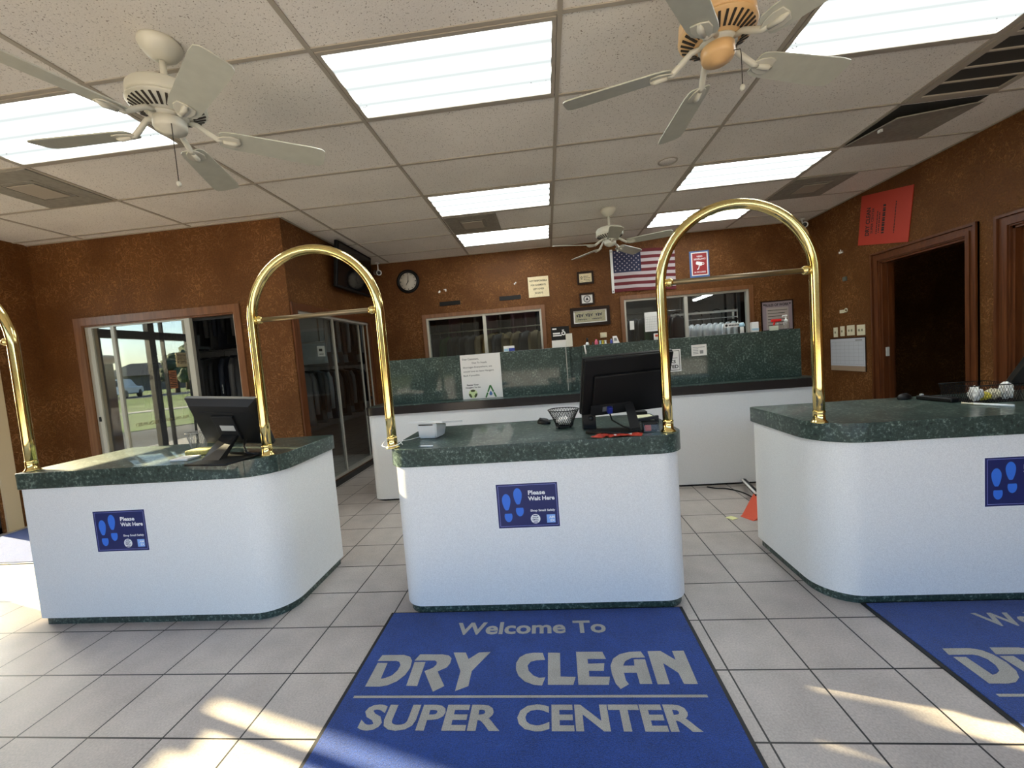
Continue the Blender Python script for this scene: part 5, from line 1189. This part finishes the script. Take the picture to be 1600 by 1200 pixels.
def smoothp(p, n=6):
    out = []
    for i in range(len(p) - 1):
        a, c_, d_, e = p[max(i-1, 0)], p[i], p[i+1], p[min(i+2, len(p)-1)]
        for q in range(n):
            u = q / n; out.append(0.5 * ((2*c_) + (d_ - a)*u + (2*a - 5*c_ + 4*d_ - e)*u*u + (3*c_ - a - 3*d_ + e)*u**3))
    out.append(p[-1]); return out
b = B(); b.tube(smoothp(pts), 0.0022, 6); b.done('power_cord', 'whiteplastic', t)
t = thing('pen', 'white pen lying at the front edge of the centre counter', 'pen', (-0.82, 0.03, zt))
b = B(); b.tube([(-0.862, 0.048, zt + 0.0048), (-0.795, 0.040, zt + 0.0048)], 0.0045, 10); b.done('barrel', 'whiteplastic', t); b = B(); b.tube([(-0.877, 0.0498, zt + 0.0048), (-0.862, 0.048, zt + 0.0048)], [0.0012, 0.004], 8); b.done('tip', 'steel', t)
# red flyers
for k, (x, y, a, lab) in enumerate(((0.072, 0.045, 0.9, 'crumpled red flyer lying left before the monitor base'), (0.145, 0.030, 0.2, 'crumpled red flyer between two others before the monitor base'), (0.215, 0.020, -0.3, 'crumpled red flyer lying right before the monitor base'))):
    rnd = random.Random(k); b = B(); nq = 6; g = [[None]*(nq+1) for _ in range(nq+1)]; ca, sa = math.cos(a), math.sin(a)
    for i in range(nq+1):
        for j in range(nq+1):
            u, v = (i/nq - 0.5) * 0.10, (j/nq - 0.5) * 0.065; zz = 0.004 + 0.004 * k * 0.3 + rnd.uniform(0, 0.007) * (1 if 0 < i < nq else 0.4)
            g[i][j] = (x + u*ca - v*sa, y + u*sa + v*ca, zt + zz)
    for i in range(nq):
        for j in range(nq): b.mi = 1 if (i == 2 and j in (2, 3)) else 0; b.poly([g[i][j], g[i+1][j], g[i+1][j+1], g[i][j+1]])
    bmesh.ops.remove_doubles(b.bm, verts=b.bm.verts[:], dist=1e-6); bmesh.ops.solidify(b.bm, geom=b.bm.faces[:], thickness=0.0008)
    tag(b.done('flyer', ['red', 'paper'], loc=(x, y, zt)), lab, 'flyer', 'red flyers before the monitor')
t = thing('card_holder', 'clear and black card holder with a red card beside the right arch', 'holder', (0.33, 0.11, zt))
b = B(); b.box(0.285, 0.075, zt + 0.0005, 0.365, 0.16, zt + 0.004); b.box(0.285, 0.075, zt + 0.004, 0.288, 0.16, zt + 0.045); b.box(0.362, 0.075, zt + 0.004, 0.365, 0.16, zt + 0.045); b.box(0.288, 0.075, zt + 0.004, 0.362, 0.078, zt + 0.04); b.done('tray', 'clear', t)
b = B(); b.box(0.290, 0.095, zt + 0.004, 0.360, 0.155, zt + 0.05, 0.003); b.done('black_cards', 'black', t); b = B(); b.box(0.294, 0.081, zt + 0.006, 0.325, 0.093, zt + 0.036, 0.003); b.done('red_card', 'red', t)
b = B(); b.box(0.325, 0.42, zt + 0.0005, 0.425, 0.52, zt + 0.022, 0.002); tag(b.done('note_pad', mat('pale_yellow_pad', (0.72, 0.70, 0.48), 0.8), loc=(0.375, 0.47, zt)), 'pale yellow note pad at the right end of the centre counter', 'pad')
t = thing('stapler', 'black stapler lying before the pale yellow note pad', 'stapler', (0.37, 0.36, zt))
b = B(); b.box(0.30, 0.335, zt + 0.0005, 0.43, 0.365, zt + 0.008, 0.002); b.done('base', 'black', t); b = B(); b.hexa([(0.30, 0.335, zt + 0.012), (0.43, 0.335, zt + 0.022), (0.43, 0.365, zt + 0.022), (0.30, 0.365, zt + 0.012)], [(0.30, 0.337, zt + 0.024), (0.43, 0.337, zt + 0.040), (0.43, 0.363, zt + 0.040), (0.30, 0.363, zt + 0.024)]); b.box(0.415, 0.337, zt + 0.006, 0.43, 0.363, zt + 0.026); b.done('arm', 'charcoal', t)
b = B(); b.box(0.35, 0.555, zt + 0.0005, 0.42, 0.62, zt + 0.035, 0.003); tag(b.done('black_box', 'black', loc=(0.385, 0.59, zt)), 'small black box behind the pale yellow note pad', 'box')

# ================================================================== right counter
t = thing('handheld_scanner', 'long black handheld device lying behind the wire tray', 'device', (2.0, 0.47, zt))
M4 = Matrix.Translation((2.0, 0.475, zt)) @ Matrix.Rotation(math.radians(-83), 4, 'Z')
b = B(); b.obox(M4, -0.10, -0.024, 0.0005, 0.09, 0.024, 0.026, 0.007); b.done('body', 'black', t); b = B(); b.obox(M4, -0.03, -0.017, 0.025, 0.07, 0.017, 0.029); b.done('keypad', 'charcoal', t); b = B(); b.obox(M4, -0.095, -0.008, 0.022, -0.08, 0.008, 0.034, 0.003); b.done('button', 'tag', t)
t = thing('stylus', 'white stylus lying in front of the wire tray', 'stylus', (2.03, 0.24, zt))
b = B(); b.tube([(2.006, 0.285, zt + 0.0068), (2.073, 0.165, zt + 0.0068)], 0.0062, 12); b.done('barrel', 'whiteplastic', t); b = B(); b.tube([(1.985, 0.325, zt + 0.0068), (1.996, 0.303, zt + 0.0068), (2.006, 0.285, zt + 0.0068)], [0.006, 0.0035, 0.0062], 12); b.done('tip', 'cream', t)
# wire tray
t = thing('wire_tray', 'black wire mesh tray holding white and yellow packets', 'tray', (2.16, 0.42, zt))
b = B(); x0, x1, y0, y1, h_ = 2.045, 2.282, 0.32, 0.52, 0.092
def wline(p, q): b.tube([p, q], 0.0009, 4, cap=False)
nn = 18
for k in range(nn + 1):
    u = k / nn
    for sg in (-1, 1):
        for (pa, pb) in (((x0, y0), (x1, y0)), ((x1, y0), (x1, y1)), ((x1, y1), (x0, y1)), ((x0, y1), (x0, y0))):
            u2 = u + sg * 0.16
            if 0 <= u2 <= 1:
                A_ = V((pa[0] + (pb[0]-pa[0])*u, pa[1] + (pb[1]-pa[1])*u, zt + 0.003)); B_ = V((pa[0] + (pb[0]-pa[0])*u2, pa[1] + (pb[1]-pa[1])*u2, zt + h_)); wline(A_, B_)
b.done('mesh_wall', 'black', t)
b = B(); b.tube([(x0, y0, zt + h_), (x1, y0, zt + h_), (x1, y1, zt + h_), (x0, y1, zt + h_)], 0.0025, 8, True); b.done('rim', 'black', t)
b = B(); b.box(x0, y0, zt + 0.0005, x1, y1, zt + 0.003); b.done('bottom', 'black', t)
for k, (x, y, r, m_, lab, sc) in enumerate(((2.088, 0.365, 0.034, 'paper', 'crumpled white packet at the left of the wire tray', (0.8, 0.8, 1.15)), (2.135, 0.375, 0.03, 'yellow', 'yellow packet in the middle of the wire tray', (1.2, 0.8, 0.75)), (2.195, 0.385, 0.032, 'cream', 'cream packet between the others in the wire tray', (1.0, 0.8, 0.85)), (2.25, 0.375, 0.034, 'paper', 'crumpled white packet standing at the right of the wire tray', (0.75, 0.8, 1.3)))):
    crumple((x, y, zt + 0.0035), r, m_, lab, 'packet', sc, 20 + k, 'packets in the wire tray')


# ================================================================== floor things between the counters
t = thing('dustpan', 'orange dustpan with long black and white handle behind right counter', 'dustpan', (1.32, 1.2, 0))
b = B(); q0 = [(1.185, 1.115), (1.235, 1.02), (1.46, 1.10), (1.42, 1.36)]
b.hexa([(*p, 0.001) for p in q0], [(1.20, 1.12, 0.006), (1.245, 1.035, 0.010), (1.45, 1.115, 0.10), (1.40, 1.34, 0.10)]); b.done('pan', 'orange', t)
b = B(); b.tube([(1.40, 1.28, 0.10), (1.46, 1.52, 0.075), (1.53, 1.79, 0.045)], 0.022, 12); b.done('handle', 'black', t)
b = B(); b.tube([(1.383, 1.285, 0.112), (1.443, 1.525, 0.087), (1.512, 1.79, 0.057)], 0.009, 8); b.done('handle_stripe', 'paper', t)
b = B(); q = [(1.075, 1.10), (1.105, 1.055), (1.155, 1.075), (1.125, 1.125)]; b.prism(q, 0.0005, 0.004); tag(b.done('paper_scrap', mat('pale_yellow_scrap', (0.72, 0.72, 0.35), 0.8), loc=(1.115, 1.09, 0)), 'small yellow paper scrap on the floor tiles', 'paper')
b = B(); b.tube(smoothp([V((1.20, 1.79, 0.006)), V((1.26, 1.74, 0.006)), V((1.34, 1.72, 0.006)), V((1.42, 1.62, 0.006)), V((1.45, 1.50, 0.006))]), 0.0055, 8); tag(b.done('floor_cable', 'black', loc=(1.3, 1.7, 0)), 'black cable on the floor before the back counter', 'cable')
# ================================================================== garment store behind the glass
GM = {'suit': mat('black_wool', (0.012, 0.012, 0.014), 0.6), 'navy': mat('navy_wool', (0.014, 0.018, 0.032), 0.6), 'grey': mat('grey_wool', (0.07, 0.07, 0.075), 0.6), 'beige': mat('beige_cotton', (0.30, 0.24, 0.14), 0.8),
      'white': mat('white_shirt_cotton', (0.78, 0.80, 0.84), 0.7), 'green': mat('green_cotton', (0.03, 0.09, 0.035), 0.8), 'maroon': mat('maroon_cotton', (0.12, 0.02, 0.025), 0.8), 'blue': mat('pale_blue_film_covered_shirt', (0.22, 0.27, 0.31), 0.3), 'plum': mat('plum_cotton', (0.13, 0.06, 0.09), 0.8)}
def make_garment(kind, name, w, h, m, sleeves, seed):
    root = bpy.data.objects.new(name, None)
    rnd = random.Random(seed); ph = rnd.uniform(0, 6)
    b = B(); b.tube([(0.0, 0, -0.0), (0.014, 0, 0.010), (0.018, 0, 0.022), (0.015, 0, 0.034), (0.0, 0, 0.041), (-0.015, 0, 0.034), (-0.018, 0, 0.024)][::-1] + [(0, 0, -0.03), (0, 0, -0.055)], 0.0025, 6)
    b.tube([(-w*0.42, 0, -0.125), (-w*0.2, 0, -0.085), (0, 0, -0.055), (w*0.2, 0, -0.085), (w*0.42, 0, -0.125), (0, 0, -0.130)], 0.006, 8, True)
    bm_h = b
    prof = [(0.0, 0.94, 0.030), (0.15, 0.90, 0.031), (0.45, 0.86, 0.033), (0.70, 0.92, 0.035), (0.86, 1.0, 0.033), (0.93, 0.96, 0.028), (0.965, 0.60, 0.024), (0.985, 0.30, 0.022), (1.0, 0.26, 0.022)]
    g = B(); seg = 22; rings = []
    for (u, ww, dd) in prof:
        z = -0.055 - h * (1 - u); ring = []
        for k in range(seg):
            a = 2*PI*k/seg; f = 1 + 0.10 * (1 - u) * math.sin(5*a + ph) + 0.05 * math.sin(3*a + 9*u)
            ring.append(g.bm.verts.new((math.copysign(abs(math.cos(a))**0.8, math.cos(a)) * w/2 * ww, math.sin(a) * dd * f, z)))
        rings.append(ring)
    for r1, r2 in zip(rings, rings[1:]):
        for k in range(seg): g._f((r1[k], r1[(k+1) % seg], r2[(k+1) % seg], r2[k]), True)
    g._f(rings[0][::-1]); g._f(rings[-1])
    if sleeves:
        for s in (-1, 1):
            g.tube([(s*w*0.43, 0, -0.055 - h*0.06), (s*w*0.52, 0.0, -0.055 - h*0.18), (s*w*0.54, 0.0, -0.055 - h*0.45), (s*w*0.52, 0.006, -0.055 - h*(0.45 if sleeves == 1 else 0.80))], [0.028, 0.034, 0.032, 0.028], 10)
    C.objects.link(root); WL[root] = V((0, 0, 0))
    bm_h.done('hanger', 'steel' if kind != 'suit' else 'black', root); g.done('garment', GM[m], root)
    return root
PROTO = {}
for i, (k, name, w, h, m, s) in enumerate((('suit', 'hanging_jacket', 0.46, 0.74, 'suit', 2), ('navy', 'hanging_jacket', 0.45, 0.78, 'navy', 2), ('greyj', 'hanging_jacket', 0.44, 0.80, 'grey', 2), ('trouser', 'hanging_trousers', 0.36, 0.72, 'suit', 0), ('beige', 'hanging_shirt', 0.42, 0.76, 'beige', 2), ('white', 'hanging_shirt', 0.42, 0.74, 'white', 2), ('green', 'hanging_shirt', 0.42, 0.80, 'green', 2), ('maroon', 'hanging_shirt', 0.42, 0.78, 'maroon', 2), ('blue', 'hanging_shirt', 0.42, 0.76, 'blue', 2), ('plum', 'hanging_shirt', 0.42, 0.70, 'plum', 2))):
    PROTO[k] = make_garment(k, name, w, h, m, s, i)
USED = set()
CATN = {'hanging_jacket': 'jacket', 'hanging_trousers': 'trousers', 'hanging_shirt': 'shirt'}
def hang(kind, x, y, z, rz, label, group):
    p = PROTO[kind]
    if kind in USED: o = dup(p, (x, y, z - 0.034), rz)
    else: o = p; o.location = (x, y, z - 0.034); o.rotation_euler = (0, 0, rz); USED.add(kind)
    tag(o, label, CATN[o.name.split('.')[0]], group); return o
def rail(x0, y0, x1, y1, z, label, m='steel', r=0.011):
    t = thing('garment_rail', label, 'rail', ((x0+x1)/2, (y0+y1)/2, z))
    b = B(); b.tube([(x0, y0, z - r - 0.001), (x1, y1, z - r - 0.001)], r, 12); b.done('bar', m, t)
    for u in (0.03, 0.97):
        x, y = x0 + (x1-x0)*u, y0 + (y1-y0)*u; b = B(); b.tube([(x, y, z - r), (x, y, CH)], 0.009, 8); b.done('drop_rod', m, t)
    return t
rnd = random.Random(5)
KN = {'suit': 'black jacket', 'navy': 'navy jacket', 'greyj': 'grey jacket', 'trouser': 'black trousers', 'beige': 'beige shirt', 'white': 'white shirt', 'green': 'green shirt', 'maroon': 'maroon shirt', 'blue': 'pale blue shirt', 'plum': 'plum shirt'}
def row(kinds, x0, y0, x1, y1, z, where, group, face):
    n = len(kinds)
    for i, k in enumerate(kinds):
        u = (i + 0.5) / n
        hang(k, x0 + (x1-x0)*u, y0 + (y1-y0)*u, z, face + rnd.uniform(-0.035, 0.035), f'{KN[k]} hanging {where}', group + ', ' + KN[k])
# behind the alcove glass
rail(-5.3, 2.95, -2.95, 2.95, 1.72, 'steel rail of dark clothes behind the alcove glass')
row(['suit', 'navy', 'suit', 'trouser', 'suit', 'navy', 'greyj', 'suit', 'navy', 'greyj'], -5.3, 2.95, -4.0, 2.95, 1.72, 'behind the alcove sliding glass, lower row', 'dark clothes behind the alcove glass', PI/2)
rail(-5.3, 3.25, -2.95, 3.25, 2.62, 'upper steel rail of clothes behind the alcove glass')
row(['greyj', 'suit', 'navy', 'blue', 'suit', 'greyj', 'navy', 'suit', 'greyj', 'suit'], -5.3, 3.25, -4.0, 3.25, 2.62, 'behind the alcove sliding glass, upper row', 'upper clothes behind the alcove glass', PI/2)
# behind the side sliding door
rail(-3.45, 3.3, -3.45, 5.1, 2.30, 'upper steel rail behind the side sliding door')
row(['blue', 'greyj', 'blue', 'greyj', 'blue', 'suit', 'greyj', 'blue', 'navy', 'greyj'], -3.45, 3.45, -3.45, 4.95, 2.30, 'behind the side sliding door, upper row', 'upper clothes behind the side door', 0)
rail(-3.75, 3.3, -3.75, 5.45, 1.45, 'lower steel rail behind the side sliding door')
row(['greyj', 'suit', 'greyj', 'blue', 'navy', 'greyj', 'suit', 'greyj', 'blue', 'suit', 'greyj', 'navy'], -3.75, 3.5, -3.75, 5.3, 1.45, 'behind the side sliding door, lower row', 'lower clothes behind the side door', 0)
# behind the left service window
rail(-2.5, 5.1, 0.3, 5.1, 1.86, 'pale rail of clothes behind the left service window', 'alum', 0.011)
row(['suit', 'suit', 'navy', 'green', 'suit', 'suit', 'greyj', 'beige', 'beige', 'greyj', 'beige', 'beige', 'greyj', 'beige', 'beige', 'suit', 'beige'], -2.4, 5.1, 0.2, 5.1, 1.86, 'behind the left service window', 'clothes behind the left service window', PI/2 - 0.5)
rail(-2.6, 6.0, 0.5, 6.0, 2.45, 'upper rail of clothes behind the left service window')
row(['suit', 'navy', 'plum', 'suit', 'greyj', 'plum', 'suit', 'plum', 'plum', 'navy', 'suit', 'greyj'], -2.5, 6.0, 0.4, 6.0, 2.45, 'behind the left service window, upper row', 'upper clothes behind the left service window', PI/2 - 0.4)
# behind the right service window, left half
rail(0.9, 4.75, 2.05, 4.75, 1.88, 'short rail of dark jackets behind the right service window')
row(['suit', 'suit', 'navy', 'suit', 'green', 'suit', 'maroon', 'suit'], 0.95, 4.75, 2.0, 4.75, 1.88, 'behind the right service window, left half', 'dark clothes behind the right service window', PI/2 - 0.7)
# conveyor of white shirts
t = thing('garment_conveyor', 'white conveyor track carrying white shirts behind the right window', 'conveyor', (2.6, 5.3, 1.83))
b = B(); b.box(2.0, 5.26, 1.815, 3.6, 5.30, 1.85); b.done('track', 'whiteplastic', t); b = B(); b.box(2.0, 5.369, 1.726, 3.6, 5.381, 1.738); b.done('lower_track', 'whiteplastic', t)
for x in (2.15, 3.45): b = B(); b.tube([(x, 5.28, 1.85), (x, 5.28, CH)], 0.014, 10); b.done('hanger_rod', 'steel', t)
row(['white'] * 11, 2.12, 5.375, 3.22, 5.375, 1.740, 'on the conveyor behind the right service window', 'white shirts on the conveyor', PI/2 - 0.72)
for q in range(3):
    x = 2.3 + 0.36 * q; b = B(); b.tube([(x + 0.10*math.cos(PI*k/10), 5.95, 1.83 + 0.10*math.sin(PI*k/10)) for k in range(11)], 0.008, 8); b.tube([(x - 0.10, 5.95, 1.83), (x - 0.10, 5.95, 1.5)], 0.008, 8); b.tube([(x + 0.10, 5.95, 1.83), (x + 0.10, 5.95, 1.5)], 0.008, 8); b.box(x - 0.13, 5.93, 0, x + 0.13, 5.97, 1.5)
    tag(b.done('press_frame', 'black', loc=(x, 5.95, 0)), 'black looped machine frame behind the white shirts', 'machine frame', 'black machine frames')
b = B(); b.box(3.02, 5.0, 0, 3.13, 5.1, CH); tag(b.done('steel_post', 'black', loc=(3.07, 5.05, 0)), 'dark square post right in the right service window', 'post')
t = thing('storage_rack', 'dark rack of shelves at the right of the right service window', 'rack', (3.45, 5.9, 0))
for x, y in ((3.25, 5.7), (3.85, 5.7), (3.25, 6.1), (3.85, 6.1)): b = B(); b.box(x - 0.015, y - 0.015, 0, x + 0.015, y + 0.015, 2.4); b.done('upright', 'black', t)
for z in (0.5, 1.1, 1.7, 2.2): b = B(); b.box(3.25, 5.7, z, 3.85, 6.1, z + 0.02); b.done('shelf', 'black', t)
for k, (x, z, s) in enumerate(((3.42, 1.721, 0.2), (3.69, 1.721, 0.22), (3.43, 2.221, 0.22), (3.70, 2.221, 0.2), (3.5, 1.121, 0.26))):
    b = B(); b.box(x - s/2, 5.75, z, x + s/2, 6.0, z + s * 0.9, 0.004); tag(b.done('carton', mat('pale_carton', (0.50, 0.47, 0.42), 0.8), loc=(x, 5.9, z)), ('pale carton on the dark rack, third shelf left', 'pale carton on the dark rack, third shelf right', 'pale carton on the dark rack, top shelf left', 'pale carton on the dark rack, top shelf right', 'pale carton on the dark rack, second shelf')[k], 'carton', 'cartons on the rack')
def tube_light(x, y0, y1, z, label):
    t = thing('tube_light', label, 'light', (x, (y0+y1)/2, z))
    b = B(); b.box(x - 0.05, y0, z + 0.02, x + 0.05, y1, z + 0.07); b.done('housing', 'whiteplastic', t)
    for dx_ in (-0.022, 0.022): b = B(); b.tube([(x + dx_, y0 + 0.02, z), (x + dx_, y1 - 0.02, z)], 0.013, 10); b.done('lamp_tube', 'tube', t)
    for y in (y0 + 0.15, y1 - 0.15): b = B(); b.tube([(x, y, z + 0.07), (x, y, CH)], 0.004, 6); b.done('suspension', 'steel', t)
tube_light(3.36, 6.7, 8.0, 2.33, 'bright fluorescent tube light seen through the right service window')
tube_light(0.7, 5.3, 6.6, 2.7, 'added unseen tube light brightening the garment store')  # lamp added out of view so the dark garments show

tube_light(2.75, 4.6, 5.9, 2.74, 'added unseen tube light above the white shirts')  # lamp added out of view to brighten the shirt shoulders

def ticket(x, y, z, w, h, m, lab, rz):
    t = thing('garment_ticket', lab, 'ticket', (0, 0, 0))
    b = B(); b.box(-w/2, -0.001, -h, w/2, 0.001, 0); b.done('paper_slip', m, t)
    b = B(); O = (-w/2, -0.001, -h); bar(b, O, X, Z, w*0.2, h*0.5, w*0.45, h*0.25); bar(b, O, X, Z, w*0.2, h*0.2, w*0.6, h*0.06); b.done('print', 'ink', t, recalc=False)
    t.location = (x, y, z); t.rotation_euler = (0, 0, rz)
ticket(-4.12, 2.62, 1.27, 0.085, 0.11, 'paper', 'white ticket pinned on dark clothes behind the alcove glass', -0.75)
ticket(-3.205, 3.29, 1.68, 0.11, 0.14, 'paper', 'white ticket with black mark behind the side sliding door', 1.1)
ticket(-3.40, 3.05, 1.46, 0.13, 0.06, 'paper', 'wide white ticket low behind the side sliding door', 1.1)
ticket(-3.40, 3.055, 1.39, 0.12, 0.10, mat('faded_orange_slip', (0.40, 0.16, 0.07), 0.8), 'faded orange slip under the wide white ticket', 1.1)
